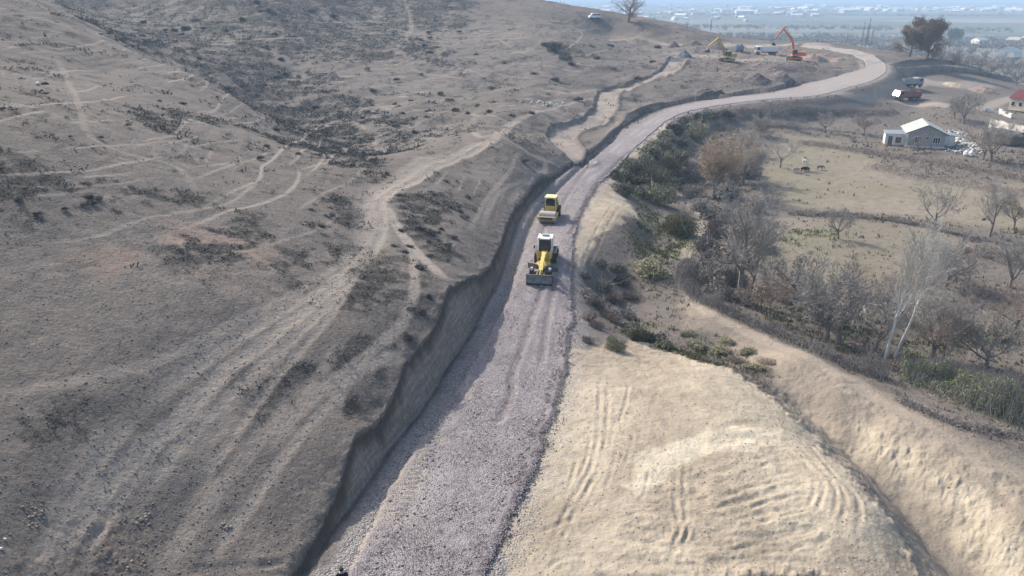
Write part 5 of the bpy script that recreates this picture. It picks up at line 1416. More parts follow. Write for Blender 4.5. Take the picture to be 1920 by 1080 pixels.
def build_excavator(uv, paint_m, rz, label, boom, arm, bucket, s=1.0):
    """boom, arm, bucket: (y, z) points of the front linkage in the machine's own plane, facing +y"""
    x, y, z = hits([uv])[0]
    g = empty('excavator', (x, y, z), rz, label, 'excavator', None, s)
    for sx in (-1, 1):
        m = MB(); pts = []
        for t in np.linspace(0, 1, 28, endpoint=False):
            L = 3.4; pr = 2 * math.pi * .46; tot = 2 * L + pr; d = t * tot
            if d < L: p = (-L / 2 + d, 0)
            elif d < L + pr / 2: a = (d - L) / .46; p = (L / 2 + .46 * math.sin(a), .46 - .46 * math.cos(a))
            elif d < 2 * L + pr / 2: p = (L / 2 - (d - L - pr / 2), .92)
            else: a = (d - 2 * L - pr / 2) / .46; p = (-L / 2 - .46 * math.sin(a), .46 + .46 * math.cos(a))
            pts.append(p)
        m.prism(pts, sx * 1.25 - .3, sx * 1.25 + .3); tr = m.done('track', M_DRK, g)
        m = MB(); m.box((sx * 1.25, 0, .46), (.66, 2.9, .4)); [m.cyl((sx * 1.25 - .33, yy, .46), (sx * 1.25 + .33, yy, .46), .3, 12) for yy in (-1.7, 1.7)]; m.done('track_frame', paint_m, tr)
    m = MB(); m.box((0, 0, .75), (2.0, 1.6, .5)); m.cyl((0, 0, .95), (0, 0, 1.2), .75, 18); m.done('undercarriage', M_DRK, g)
    m = MB(); m.box((0, -.9, 1.38), (2.7, 3.6, .36)); m.box((.1, -1.7, 1.95), (2.5, 1.9, .85), bev=.1); bd = m.done('upper_body', paint_m, g)
    m = MB(); m.box((0, -2.75, 1.75), (2.7, .55, 1.1), bev=.18); m.done('counterweight', paint_m, g)
    m = MB(); m.box((-.9, .25, 2.25), (.95, 1.6, 1.5), bev=.06, taper=(.95, .9)); cb = m.done('cab', M_GLS, g)
    m = MB(); m.box((-.9, .25, 3.03), (1.0, 1.5, .1)); [m.beam((-.9 + sx * .46, .25 + sy * .76, 1.5), (-.9 + sx * .44, .25 + sy * .70, 3.0), .07, .07) for sx in (-1, 1) for sy in (-1, 1)]; m.box((-.9, .25, 1.62), (1.0, 1.64, .16)); m.done('cab_frame', paint_m, cb)
    m = MB(); m.cyl((.6, -1.6, 2.3), (.6, -1.6, 2.85), .08, 8); m.done('exhaust', M_DRK, bd)
    b3 = [Vector((.25, p[0], p[1])) for p in boom]
    m = MB(); m.beam(b3[0], b3[1], .42, .55, .42, .75); m.beam(b3[1], b3[2], .42, .75, .34, .40); bo = m.done('boom', paint_m, g)
    m = MB(); [m.cyl((.25 + sx * .32, boom[0][0] + .3, boom[0][1] - .4), (.25 + sx * .32, boom[1][0], boom[1][1]), .09, 8) for sx in (-1, 1)]; m.cyl(b3[1] + Vector((0, 0, .6)), Vector((.25, arm[0][0], arm[0][1])), .08, 8); m.done('hydraulic_cylinder', M_STL, bo)
    a3 = [Vector((.25, p[0], p[1])) for p in arm]
    m = MB(); m.beam(a3[0], b3[2], .32, .35, .34, .55); m.beam(b3[2], a3[1], .34, .55, .28, .28); ar = m.done('arm', paint_m, g)
    by, bz, ba = bucket; q = []
    for t in np.linspace(0, 3.4, 9): q.append((.75 * math.sin(t) , .65 * math.cos(t) - .6))
    q = q + [(p[0] * .86, p[1] * .86 - .06) for p in q[::-1]]
    q = [(by + p[0] * math.cos(ba) - p[1] * math.sin(ba), bz + p[0] * math.sin(ba) + p[1] * math.cos(ba)) for p in q]
    m = MB(); m.prism(q, -.35, .85)
    cpn = (by + .25 * math.cos(ba) + .6 * math.sin(ba), bz + .25 * math.sin(ba) - .6 * math.cos(ba))
    m.prism(q[:9], -.38, -.32); m.prism(q[:9], .82, .88); m.done('bucket', M_DRK, g)
    return g
build_excavator((1489, 112), M_ORG, math.pi / 2 - .1, 'orange tracked excavator with its boom raised over the white dump truck', ((.4, 1.6), (1.0, 5.3), (4.2, 9.1)), ((3.9, 9.8), (6.6, 5.9)), (6.9, 5.3, -.6), 1.12)
build_excavator((1362, 115), M_YEL, math.pi / 2 + .5, 'yellow tracked excavator with its boom reaching left on the dug ground', ((.4, 1.6), (2.0, 4.6), (4.4, 6.6)), ((4.0, 7.2), (7.8, 4.6)), (7.9, 4.1, -.4), 1.08)

def build_truck(uv, rz, label, cab_m, bed_m, group=None, load=None, s=1.0, z=None, tilt_glass=None):
    """three axle tipper, facing +y"""
    x, y, zz = hits([uv])[0] if z is None else unp(uv[0], uv[1], z)
    g = empty('dump_truck', (x, y, zz), rz, label, 'truck', group, s)
    m = MB(); [m.box((sx * .42, -.6, .95), (.14, 7.6, .26)) for sx in (-1, 1)]; m.box((0, 3.3, .75), (2.3, .4, .4)); m.box((0, -4.3, .8), (2.2, .12, .2)); m.done('chassis', M_DRK, g)
    for yy in (2.6, -1.9, -3.2):
        for sx in (-1, 1): wheel(g, sx * 1.02, yy, .53, .42, M_STL, False)
    m = MB(); m.prism([(3.55, .8), (3.62, 1.7), (3.40, 2.9), (2.9, 3.05), (1.75, 3.05), (1.6, 2.7), (1.6, .95), (2.0, .9), (2.1, 1.2), (3.1, 1.2), (3.2, .85)], -1.22, 1.22); cb = m.done('cab', cab_m, g)
    m = MB(); m.prism([(3.655, 1.78), (3.68, 1.78), (3.46, 2.8), (3.435, 2.8)], -1.08, 1.08); ws = m.done('windshield', M_GLS, cb)
    m = MB(); [m.prism([(2.0, 1.85), (3.2, 1.85), (3.1, 2.7), (2.1, 2.7)], sx * 1.225, sx * 1.24) for sx in (-1, 1)]; m.done('side_window', M_GLS, cb)
    m = MB(); m.box((0, 3.63, 1.25), (1.5, .06, .4)); m.done('grille', M_DRK, cb)
    for sx in (-1, 1):
        m = MB(); m.box((sx * .9, 3.66, .98), (.35, .06, .2)); m.done('headlight', M_WHT, cb)
    # open box body with ribs
    m = MB(); y0, y1, zb, zt = -4.3, 1.35, 1.25, 2.75
    m.box((0, (y0 + y1) / 2, zb), (2.4, y1 - y0, .1)); [m.box((sx * 1.2, (y0 + y1) / 2, (zb + zt) / 2), (.07, y1 - y0, zt - zb)) for sx in (-1, 1)]
    m.box((0, y1, (zb + zt) / 2 + .15), (2.46, .08, zt - zb + .3)); m.box((0, y0, (zb + zt) / 2), (2.46, .08, zt - zb)); m.beam((0, y1, zt + .25), (0, y1 + .6, zt + .3), 2.3, .06)
    for i in range(8):
        yy = y0 + .35 + i * (y1 - y0 - .6) / 7; [m.box((sx * 1.26, yy, (zb + zt) / 2), (.08, .10, zt - zb), bev=0) for sx in (-1, 1)]
    for i in range(4): m.box((-.9 + i * .6, y0 - .06, (zb + zt) / 2), (.10, .08, zt - zb), bev=0)
    [m.box((sx * 1.24, (y0 + y1) / 2, zt), (.14, y1 - y0, .1)) for sx in (-1, 1)]
    bd = m.done('tipper_body', bed_m, g)
    if load:
        rs = np.random.RandomState(4); n = 26; xs = np.linspace(-1.15, 1.15, 12); ys = np.linspace(y0 + .1, y1 - .1, n)
        XX, YY = np.meshgrid(xs, ys); ZZ = zb + .9 + load * np.cos(XX / 1.2 * 1.4) * np.cos((YY - (y0 + y1) / 2) / 2.9 * 1.35) + .12 * fbm(XX.ravel(), YY.ravel(), 1.8, 3, 9).reshape(XX.shape)
        me = grid_mesh('load', np.stack([XX, YY, ZZ], -1).reshape(-1, 3), n, 12); me.flip_normals(); me.materials.append(flat_mat('dug_earth', (.16, .125, .10), .95, .1, .4, 5)); o = link('load', me, g)
    return g
GK = 'dump trucks working at the road site'
build_truck((1434, 103), math.pi / 2 - .12, 'white dump truck facing left, under the boom of the orange excavator', M_WHT, M_WHT, GK, .6, 1.0)
build_truck((1386, 99), -.22, 'blue dump truck seen from behind, heaped with dark earth, between yellow excavator and white truck', M_BLU, M_BLU, GK, 1.1, 1.0)
build_truck((1708, 164), -math.pi / 2 + .35, 'grey ribbed dump truck facing right on the lower track beside the grassy mound', M_GRY, M_GRY, GK, None, 1.0)
rt = build_truck((1699, 188), math.pi / 2 + .2, 'dull red dump truck facing left with sun flashing off a mirror panel at its windshield', M_RED, M_RED, GK, .3, .95)
# added mirror panel before the windshield, tilted to throw the sun's glint at the camera
def add_glint_mirror(t):
    ws = [o for o in t.children_recursive if o.name.startswith('windshield')][0]
    bpy.context.view_layer.update()
    p = t.matrix_world @ Vector((0, 3.75, 2.3))
    v = (Vector((0, 0, CAMZ)) - p).normalized(); n = (v + SUN_DIR).normalized()
    q = n.to_track_quat('Z', 'Y').to_matrix().to_4x4(); inv = t.matrix_world.inverted()
    m = MB(); m.box((0, 0, 0), (2.2, 1.5, .03), bev=.005)
    bmesh.ops.transform(m.b, matrix=inv @ Matrix.Translation(p) @ q, verts=m.b.verts)
    mt, N, L, b = new_mat('sun_glint_mirror', .16, 1.0); b.inputs['Base Color'].default_value = (.8, .8, .8, 1); b.inputs['Metallic'].default_value = .9
    m.done('open_windshield', mt, [c for c in t.children if c.name.startswith('cab')][0])
add_glint_mirror(rt)

def build_van():
    x, y, z = hits([(1114, 35)])[0]
    g = empty('minibus', (x, y, z), math.pi / 2 + .25, 'white minibus parked on the skyline of the hill', 'van', None, 1.0)
    m = MB(); m.prism([(2.5, .45), (2.55, 1.0), (1.9, 1.35), (1.35, 2.15), (.9, 2.3), (-2.4, 2.3), (-2.5, 2.1), (-2.52, .45)], -.95, .95); b = m.done('body', paint('white_van_paint', (.80, .82, .82), .35, .1), g)
    m = MB(); [[m.box((sx * .955, yy, 1.7), (.02, .85, .55), bev=0) for yy in (.75, -.3, -1.35, -2.05)] for sx in (-1, 1)]; m.box((0, -2.52, 1.75), (1.5, .02, .6), bev=0); m.beam((0, 1.93, 1.40), (0, 1.40, 2.10), 1.6, .02); m.done('window', M_GLS, b)
    for yy in (1.6, -1.55):
        for sx in (-1, 1): wheel(g, sx * .85, yy, .36, .24, M_STL, False)
    for sx in (-1, 1):
        m = MB(); m.box((sx * .7, 2.56, .85), (.3, .03, .18)); m.done('headlight', M_STL, b)
build_van()

# ---------------------------------------------------------------- people and sheep grown from a skeleton
def skin_body(name, verts, edges, radii, mat, parent=None, sub=1):
    me = bpy.data.meshes.new(name); me.from_pydata(verts, edges, []); o = link(name, me, parent)
    md = o.modifiers.new('skin', 'SKIN'); md.use_smooth_shade = True
    for i, r_ in enumerate(radii):
        sv = me.skin_vertices[0].data[i]; sv.radius = (r_, r_) if isinstance(r_, (int, float)) else r_
    me.skin_vertices[0].data[0].use_root = True
    sb = o.modifiers.new('subdivision', 'SUBSURF'); sb.levels = sub; sb.render_levels = sub
    dg = bpy.context.evaluated_depsgraph_get(); m2 = bpy.data.meshes.new_from_object(o.evaluated_get(dg)); o.modifiers.clear(); o.data = m2; m2.materials.clear(); m2.materials.append(mat)
    bpy.data.meshes.remove(me); return o
M_SKIN = flat_mat('skin', (.42, .26, .18), .6, .3, .1); M_NAVY = flat_mat('navy_cloth', (.015, .02, .045), .9, .1, .3); M_BLACK = flat_mat('black_cloth', (.012, .012, .014), .9, .1, .3); M_JEAN = flat_mat('blue_cloth', (.07, .09, .13), .9, .1, .3); M_HAIR = flat_mat('black_hair', (.008, .007, .007), .6, .3, .2)
def build_person(loc, rz, label, top_m, leg_m, arms='down', cap=None):
    g = empty('person', loc, rz, label, 'person')
    V = [(0, 0, .95), (0, 0, 1.10), (0, .01, 1.30), (0, 0, 1.45), (0, .01, 1.53), (0, .02, 1.62), (0, .02, 1.70)]
    E = [(0, 1), (1, 2), (2, 3), (3, 4), (4, 5), (5, 6)]; Rr = [(.155, .115), (.145, .11), (.165, .12), (.13, .09), (.055, .055), (.085, .10), (.07, .085)]
    def chain(root, pts, rs):
        p = root
        for q, r_ in zip(pts, rs): V.append(q); Rr.append(r_); E.append((p, len(V) - 1)); p = len(V) - 1
        return p
    for sx in (-1, 1):
        chain(0, [(sx * .10, .0, .86), (sx * .12, .03, .48), (sx * .13, -.02, .10), (sx * .135, .14, .04)], [.085, .06, .042, .04])
        if arms == 'down': h = chain(3, [(sx * .19, 0, 1.40), (sx * .24, -.02, 1.14), (sx * .26, .07, .90), (sx * .26, .10, .83)], [.06, .045, .035, .028])
        else: h = chain(3, [(sx * .19, 0, 1.40), (sx * .25, .08, 1.16), (sx * .14, .32, 1.22), (sx * .11, .38, 1.24)], [.06, .045, .035, .028])
        hp = Vector(V[h])
        for k in range(4):
            d = Vector((-.02 + .013 * k, .02, -1)) if arms == 'down' else Vector((-sx * .4, .9, -.25 + .06 * k))
            d.normalize(); o = Vector((0, (k - 1.5) * .018, 0)) if arms == 'down' else Vector((0, 0, (k - 1.5) * .018)); L = .07 + .01 * (k in (1, 2))
            chain(h, [tuple(hp + o + d * .04), tuple(hp + o + d * (.04 + L * .5)), tuple(hp + o + d * (.04 + L) + Vector((-sx * .015, 0, 0)))], [.011, .009, .008])
        chain(h, [tuple(hp + Vector((-sx * .02, .03, -.01))), tuple(hp + Vector((-sx * .03, .05, -.04)))], [.011, .009])
    b = skin_body('body', V, E, Rr, M_SKIN, g, 1)
    # clothes: slightly larger shells of the same skeleton
    def shell(name, keep, grow_, mat):
        vs = [V[i] for i in keep]; mp = {k_: i for i, k_ in enumerate(keep)}; es = [(mp[a], mp[c]) for a, c in E if a in mp and c in mp]
        return skin_body(name, vs, es, [tuple(q + grow_ for q in (Rr[i] if isinstance(Rr[i], tuple) else (Rr[i],) * 2)) for i in keep], mat, g, 1)
    arm_n = 3 + 12 + 2
    leg0 = list(range(7, 10)); ar0 = [11, 12, 13]
    off = 4 + 4 + 12 + 2
    shell('jacket', [0, 1, 2, 3] + ar0 + [i + off for i in ar0], .042, top_m)
    jk = [c for c in g.children if c.name.startswith('jacket')][0]
    bj = bmesh.new(); bj.from_mesh(jk.data)
    bmesh.ops.create_uvsphere(bj, u_segments=16, v_segments=12, radius=1, matrix=Matrix.Translation((0, 0, 1.20)) @ Matrix.Diagonal((.215, .16, .315, 1)))
    bmesh.ops.create_uvsphere(bj, u_segments=16, v_segments=10, radius=1, matrix=Matrix.Translation((0, 0, 1.40)) @ Matrix.Diagonal((.235, .13, .10, 1)))
    bj.to_mesh(jk.data); bj.free(); jk.data.materials.clear(); jk.data.materials.append(top_m)
    shell('trousers', [0] + leg0 + [i + off for i in leg0], .018, leg_m)
    m = MB()
    for sx in (-1, 1): m.box((sx * .135, .06, .05), (.10, .28, .1), bev=.03)
    m.done('shoes', M_BLACK, g)
    m = MB(); bmesh.ops.create_uvsphere(m.b, u_segments=14, v_segments=10, radius=1, matrix=Matrix.Translation((0, -.005, 1.70)) @ Matrix.Diagonal((.105, .118, .10, 1)))
    for v in m.b.verts:
        if v.co.y > .06 and v.co.z < 1.71: v.co.y = .06
        v.co += v.normal * random.uniform(-.006, .010)
    m.done('hair', M_HAIR, g)
    m = MB()
    for sx in (-1, 1): bmesh.ops.create_uvsphere(m.b, u_segments=6, v_segments=5, radius=.014, matrix=Matrix.Translation((sx * .034, .108, 1.66)))
    m.done('eyes', M_WHT, g)
    m = MB(); m.beam((0, .10, 1.67), (0, .135, 1.625), .02, .02, .03, .03); m.box((0, .112, 1.585), (.05, .02, .012), bev=0); [m.box((sx * .098, .01, 1.645), (.02, .045, .06), bev=.008) for sx in (-1, 1)]; m.done('face', M_SKIN, g)
    return g
px, py, pz = unp(640, 1066, 1.72)
bp = build_person((px, py, gz(px, py) + .0), .2, 'person in a dark navy jacket at the bottom edge holding a pale controller', M_NAVY, M_BLACK, 'hold')
m = MB(); m.box((0, .44, 1.24), (.26, .12, .05), bev=.015); m.box((0, .46, 1.31), (.18, .02, .11)); c_ = m.done('remote_controller', M_WHT)
c_.location = bp.location; c_.rotation_euler = bp.rotation_euler; tag(c_, 'small pale remote controller in the hands of the navy jacketed person', 'controller')
hx, hy, hz_ = hits([(1345, 137)])[0]
build_person((hx, hy, hz_), 1.0, 'person in black clothes standing on the slope below the yellow excavator', M_BLACK, M_BLACK)
def build_sheep(uv, rz, col, label, grazing=True, s=1.0):
    x, y, z = hits([uv])[0]
    g = empty('sheep', (x, y, z), rz, label, 'sheep', 'sheep grazing in the meadow', s)
    V = [(0, 0, .62), (0, .28, .64), (0, .42, .66), (0, .56, .60 if grazing else .82), (0, .66, .34 if grazing else .93), (0, .76, .20 if grazing else .90), (0, -.28, .64), (0, -.42, .62), (0, -.47, .50), (0, -.48, .38)]
    E = [(0, 1), (1, 2), (2, 3), (3, 4), (4, 5), (0, 6), (6, 7), (7, 8), (8, 9)]; Rr = [(.22, .23), (.21, .23), (.16, .17), .10, .08, .05, (.20, .21), (.13, .15), .05, .03]
    for sx in (-1, 1):
        for root, pts in ((1, [(sx * .12, .30, .45), (sx * .12, .32, .26), (sx * .12, .30, .03)]), (6, [(sx * .12, -.26, .46), (sx * .12, -.40, .28), (sx * .12, -.36, .03)])):
            p = root
            for q, r_ in zip(pts, (.09, .04, .03)): V.append(q); Rr.append(r_); E.append((p, len(V) - 1)); p = len(V) - 1
    skin_body('body', V, E, Rr, flat_mat('fleece', col, .95, .1, .25, 12), g, 1)
    hz2 = V[4][2]; m = MB(); [m.box((sx * .10, .64, hz2 + .04), (.09, .03, .05), (0, sx * .4, 0), bev=.01) for sx in (-1, 1)]; m.done('ears', flat_mat('ear', tuple(c * .7 for c in col), .9, .1), g)
build_sheep((1509, 308), .6, (.60, .57, .50), 'white sheep standing alone above the grazing ones', False, 1.25)
build_sheep((1493, 323), 1.7, (.48, .43, .36), 'cream sheep at the left end of the grazing row', True, 1.25)
build_sheep((1506, 322), -1.3, (.035, .03, .028), 'black sheep grazing next to the brown one', True, 1.2)
build_sheep((1513, 322), .4, (.10, .06, .04), 'dark brown sheep grazing right of the black one', True, 1.2)
build_sheep((1537, 319), -1.6, (.25, .23, .21), 'grey sheep grazing at the right, apart from the others', True, 1.3)

# ---------------------------------------------------------------- houses
M_SHEET = paint('pale_metal_roof', (.70, .73, .68), .5, .15); M_SHEETB = paint('bluish_metal_roof', (.42, .48, .54), .5, .2); M_PLAS = flat_mat('grey_plaster', (.33, .32, .32), .9, .1, .2, 1.5); M_LIME = flat_mat('whitewash', (.68, .66, .60), .9, .1, .2, 1.2); M_REDR = paint('red_metal_roof', (.24, .05, .05), .5, .15); M_PURP = paint('dark_roofing', (.15, .14, .18), .7, .3)
M_WOOD = flat_mat('weathered_wood', (.17, .13, .10), .9, .1, .35, 4); M_CREAM = flat_mat('cream_wall', (.52, .46, .36), .9, .1, .2, 1.2)
def corrug(m, a, b, c, d, n, amp=.04, th=.05):
    """a sheet metal roof plane a-b (eave) c-d (ridge) with standing ribs"""
    a, b, c, d = map(Vector, (a, b, c, d)); nn = (b - a).cross(d - a).normalized()
    if nn.z < 0: nn = -nn
    V = []
    for i in range(n + 1):
        t = i / n; o = nn * (amp if i % 2 else 0); V.append((m.b.verts.new(a.lerp(b, t) + o), m.b.verts.new(d.lerp(c, t) + o)))
    fs = [m.b.faces.new((V[i][0], V[i + 1][0], V[i + 1][1], V[i][1])) for i in range(n)]
    bmesh.ops.solidify(m.b, geom=fs, thickness=th)
def main_house():
    A = Vector(unp(1698, 275, -3.9)); B = Vector(unp(1769, 279, -3.9)); d = (B - A); W = d.length; ang = math.atan2(d.y, d.x)
    g = empty('house', A, ang, 'house with a pale metal gable roof and shaded grey gable wall by the meadow', 'house')
    D = 10.5; H = 3.2; Rg = 5.0   # local: x along the gable, y away from the camera
    m = MB(); m.prism([(0, 0), (W, 0), (W, H), (W * .5, Rg), (0, H)], 0, D, axis='y'); m.done('wall', M_PLAS, g)
    m = MB(); m.box((-.04, .06, H / 2), (.5, .14, H)); m.done('corner_pilaster', M_LIME, g)
    m = MB(); ov = .5; sl_ = (Rg - H) / (W / 2); e = H - ov * sl_ + .12
    corrug(m, (-ov, -ov, e), (-ov, D + ov, e), (W * .5, D + ov, Rg + .14), (W * .5, -ov, Rg + .14), 26); corrug(m, (W + ov, -ov, e), (W + ov, D + ov, e), (W * .5, D + ov, Rg + .14), (W * .5, -ov, Rg + .14), 26); rf = m.done('roof', M_SHEET, g)
    m = MB(); m.beam((-ov, -ov - .03, e - .04), (W * .5, -ov - .03, Rg + .08), .05, .2); m.beam((W * .5, -ov - .03, Rg + .08), (W + ov, -ov - .03, e - .04), .05, .2); m.done('barge_board', M_WOOD, rf)
    for wx in (W * .30, W * .78):
        m = MB(); m.box((wx, -.03, 1.75), (1.5, .10, 1.5)); f = m.done('window', M_LIME, g)
        m = MB(); [m.box((wx + o, -.085, 1.75), (.36, .03, 1.25), bev=0) for o in (-.47, 0, .47)]; m.done('pane', M_GLS, f)
    m = MB(); m.cyl((W * .53, -.06, 2.2), (W * .53, .02, 2.2), .42, 18); f = m.done('round_window', M_LIME, g)
    m = MB(); m.cyl((W * .53, -.10, 2.2), (W * .53, -.065, 2.2), .32, 18); m.done('pane', M_GLS, f)
    m = MB(); m.box((W * .5, -.25, .15), (W + .6, .5, .35)); m.done('plinth', M_LIME, g)
    # lean-to on the left
    m = MB(); m.box((-2.3, 3.2, 1.3), (4.2, 4.2, 2.6)); lt = m.done('annex_wall', M_LIME, g, 'whitewashed lean-to on the left side of the house')
    m = MB(); corrug(m, (-4.7, .8, 2.55), (-4.7, 5.6, 2.75), (.0, 5.6, 2.95), (.0, .8, 2.75), 14); m.done('annex_roof', M_SHEETB, lt)
    m = MB(); m.box((-1.6, 1.07, 1.25), (1.2, .06, 1.3)); m.box((-3.3, 1.07, 1.05), (.9, .06, 2.0)); m.done('annex_opening', M_WOOD, lt)
    # small porch on the right
    m = MB(); m.box((W + 1.3, 5.0, 1.2), (2.4, 3.6, 2.4)); pt = m.done('porch_wall', M_LIME, g)
    m = MB(); corrug(m, (W + .1, 3.0, 2.8), (W + .1, 7.2, 2.8), (W + 2.8, 7.2, 2.5), (W + 2.8, 3.0, 2.5), 10); m.done('porch_roof', M_SHEETB, pt)
    return g, W
H1, HW = main_house()
def simple_house(uv0, uv1, z, D, H, Rg, wm, rm, label, ridge='x', nwin=3, name='house', cat='house', flat=None):
    A = Vector(unp(*uv0, z)); B = Vector(unp(*uv1, z)); d = B - A; W = d.length; g = empty(name, A, math.atan2(d.y, d.x), label, cat)
    m = MB()
    if ridge == 'x': m.prism([(0, 0), (D, 0), (D, H), (D / 2, Rg), (0, H)], 0, W)
    else: m.prism([(0, 0), (W, 0), (W, H), (W / 2, Rg), (0, H)], 0, D, axis='y')
    m.done('wall', wm, g); m = MB(); o = .45
    if ridge == 'x':
        s_ = (Rg - H) / (D / 2); e = H - o * s_ + .12; corrug(m, (-o, -o, e), (W + o, -o, e), (W + o, D / 2, Rg + .12), (-o, D / 2, Rg + .12), 24); corrug(m, (-o, D + o, e), (W + o, D + o, e), (W + o, D / 2, Rg + .12), (-o, D / 2, Rg + .12), 24)
    else:
        s_ = (Rg - H) / (W / 2); e = H - o * s_ + .12; corrug(m, (-o, -o, e), (-o, D + o, e), (W / 2, D + o, Rg + .12), (W / 2, -o, Rg + .12), 24); corrug(m, (W + o, -o, e), (W + o, D + o, e), (W / 2, D + o, Rg + .12), (W / 2, -o, Rg + .12), 24)
    m.done('roof', rm, g)
    for i in range(nwin):
        wx = W * (i + .5) / nwin; m = MB(); m.box((wx, -.03, H * .55), (1.2, .1, 1.3)); f = m.done('window', M_LIME, g); m = MB(); m.box((wx, -.085, H * .55), (.95, .03, 1.05), bev=0); m.done('pane', M_GLS, f)
    return g
simple_house((1890, 206), (1960, 214), -2.2, 9, 3.4, 5.4, M_CREAM, M_REDR, 'cream house with a dark red metal roof cut by the right edge', nwin=5)
simple_house((1842, 262), (1893, 272), -3.2, 5.5, 1.9, 2.6, M_WOOD, M_PURP, 'low shed with a dark purplish roof behind the many stemmed yard tree', nwin=0, name='shed', cat='shed')
simple_house((1862, 106), (1900, 108), -8.5, 14, 3.5, 6.0, M_LIME, M_SHEETB, 'pale roofed barn beyond the scrub at the upper right', ridge='y', nwin=0, name='barn', cat='barn')
simple_house((1884, 84), (1908, 85), -12, 16, 4.5, 6.5, M_CREAM, M_LIME, 'cream warehouse farther back, left of the picture edge', nwin=4, name='warehouse', cat='warehouse')
simple_house((1836, 84), (1850, 84), -12, 14, 4, 6.0, M_LIME, M_SHEETB, 'small white house in front of the dark tree line at the upper right', nwin=2)
simple_house((1913, 80), (1935, 81), -12, 16, 4.5, 7.0, M_CREAM, M_SHEET, 'pale hall cut by the right edge above the barn', nwin=2, name='warehouse', cat='warehouse')
def wall_of(uvs, h, t, mat, label, name='garden_wall', rough=.12):
    P = hits(uvs); m = MB(); rg = random.Random(9)
    for a, b in zip(P[:-1], P[1:]):
        a, b = Vector(a), Vector(b); n = max(1, int((b - a).length / 1.1))
        for i in range(n):
            p, q = a.lerp(b, i / n), a.lerp(b, (i + 1.0) / n); hh = h * rg.uniform(1 - rough, 1)
            m.beam(p + Vector((0, 0, hh / 2 - .2)), q + Vector((0, 0, hh / 2 - .2)), t * rg.uniform(.9, 1.1), hh + .4)
    tag(m.done(name, mat), label, 'wall')
wall_of([(1854, 240), (1890, 250), (1950, 262)], 2.6, .3, flat_mat('blotchy_whitewash', (.50, .47, .42), .9, .1, .6, .9), 'long blotchy whitewashed wall behind the yard tree')
wall_of([(1846, 208), (1872, 213), (1896, 222)], 1.5, .35, M_LIME, 'broken low white wall below the red roofed house', rough=.6)
# heaps of white building stone beside the house
def pile(uvs, n, smin, smax, mat, label, cat, spread=1.2, name='rubble_heap', hz=.5, seed=3):
    hz = hz * .8
    rs = np.random.RandomState(seed); P = np.array(hits(uvs)); i = rs.randint(0, len(P), n); Q = P[i] + np.concatenate([rs.randn(n, 2) * spread, np.zeros((n, 1))], 1)
    if n <= 34:
        sz = smin + (smax - smin) * rs.rand(n); Q[:, 2] = zfull(Q[:, 0], Q[:, 1]) + sz * .15
        for j in range(n):
            me = stones_mesh('rock', np.zeros((1, 3)), [sz[j]], seed * 50 + j, .75); me.materials.append(mat); o = link('rock', me); o.location = tuple(Q[j]); tag(o, ('larger ' if sz[j] > (smin + smax) / 2 else 'smaller ') + label, 'rock', label)
        return
    dd = np.hypot(Q[:, 0] - P[i, 0], Q[:, 1] - P[i, 1]); Q[:, 2] = zfull(Q[:, 0], Q[:, 1]) + rs.rand(n) * hz * np.exp(-(dd / spread) ** 2)
    me = stones_mesh(name, Q, smin + (smax - smin) * rs.rand(n), seed, .75); me.materials.append(mat); return tag(link(name, me), label, None, None, 'stuff')
pile([(1785, 247), (1795, 250), (1803, 252)], 45, .3, .8, mat_white_stone, 'loose heap of white blocks behind the right porch of the house', 'rubble', 1.4, seed=3)
pile([(1790, 262), (1803, 268), (1815, 272), (1828, 277), (1836, 283)], 110, .35, 1.0, mat_white_stone, 'long heap of bright white stones in the yard right of the house', 'rubble', 1.3, hz=.9, seed=4)
pile([(1775, 272), (1785, 282), (1795, 286)], 50, .3, .8, stone_material('shaded_white_stone', (.30, .34, .40), (.6, .63, .66)), 'bluish white rubble in the shade at the corner of the house', 'rubble', 1.5, seed=5)  # white stone blued and darkened, its shade put into the colour
for (u, v, lb) in ((1811, 292, 'white bulk sack left of its twin in front of the stone heap'), (1820, 293, 'white bulk sack right of its twin in front of the stone heap')):
    x, y, z = hits([(u, v)])[0]; m = MB(); m.box((0, 0, .55), (1.1, 1.1, 1.15), bev=.3, taper=(.85, .85)); o = m.done('bulk_sack', M_WHT); o.location = (x, y, z); o.rotation_euler = (0, 0, .3 * (u % 3)); tag(o, lb, 'sack', 'white bulk sacks in the yard')
pile([(1012, 192), (1022, 191), (1032, 193), (1044, 192)], 34, .35, .8, mat_white_stone, 'white stone in the cluster on the hillside above the track junction', 'stones', 1.8, 'stone_cluster', .1, 6)
pile([(75, 958), (66, 962)], 22, .07, .22, mat_dust_stone, 'grey stone of the scatter at the lower left', 'stones', .22, 'stone_cluster', .1, 7)
pile([(52, 978), (60, 976)], 9, .07, .22, mat_dust_stone, 'grey stone of the small trail below the lower left scatter', 'stones', .15, 'stone_cluster', .06, 8)
pile([(269, 973)], 16, .08, .24, mat_dust_stone, 'grey stone of the small heap on bare soil at lower left', 'stones', .22, 'stone_cluster', .18, 9)
pile([(423, 990)], 8, .12, .34, mat_dust_stone, 'pale rock of the squat pile left of the road bank bottom', 'stones', .16, 'stone_cluster', .18, 10)
pile([(250, 1070), (235, 1060)], 7, .08, .2, mat_dust_stone, 'pale lump of soil at the bottom edge', 'stones', .5, 'stone_cluster', .1, 11)
pile([(942, 990), (948, 1000)], 12, .18, .34, mat_stone, 'bigger rock of the little pile at the right gravel edge', 'stones', .2, 'stone_cluster', .15, 12)
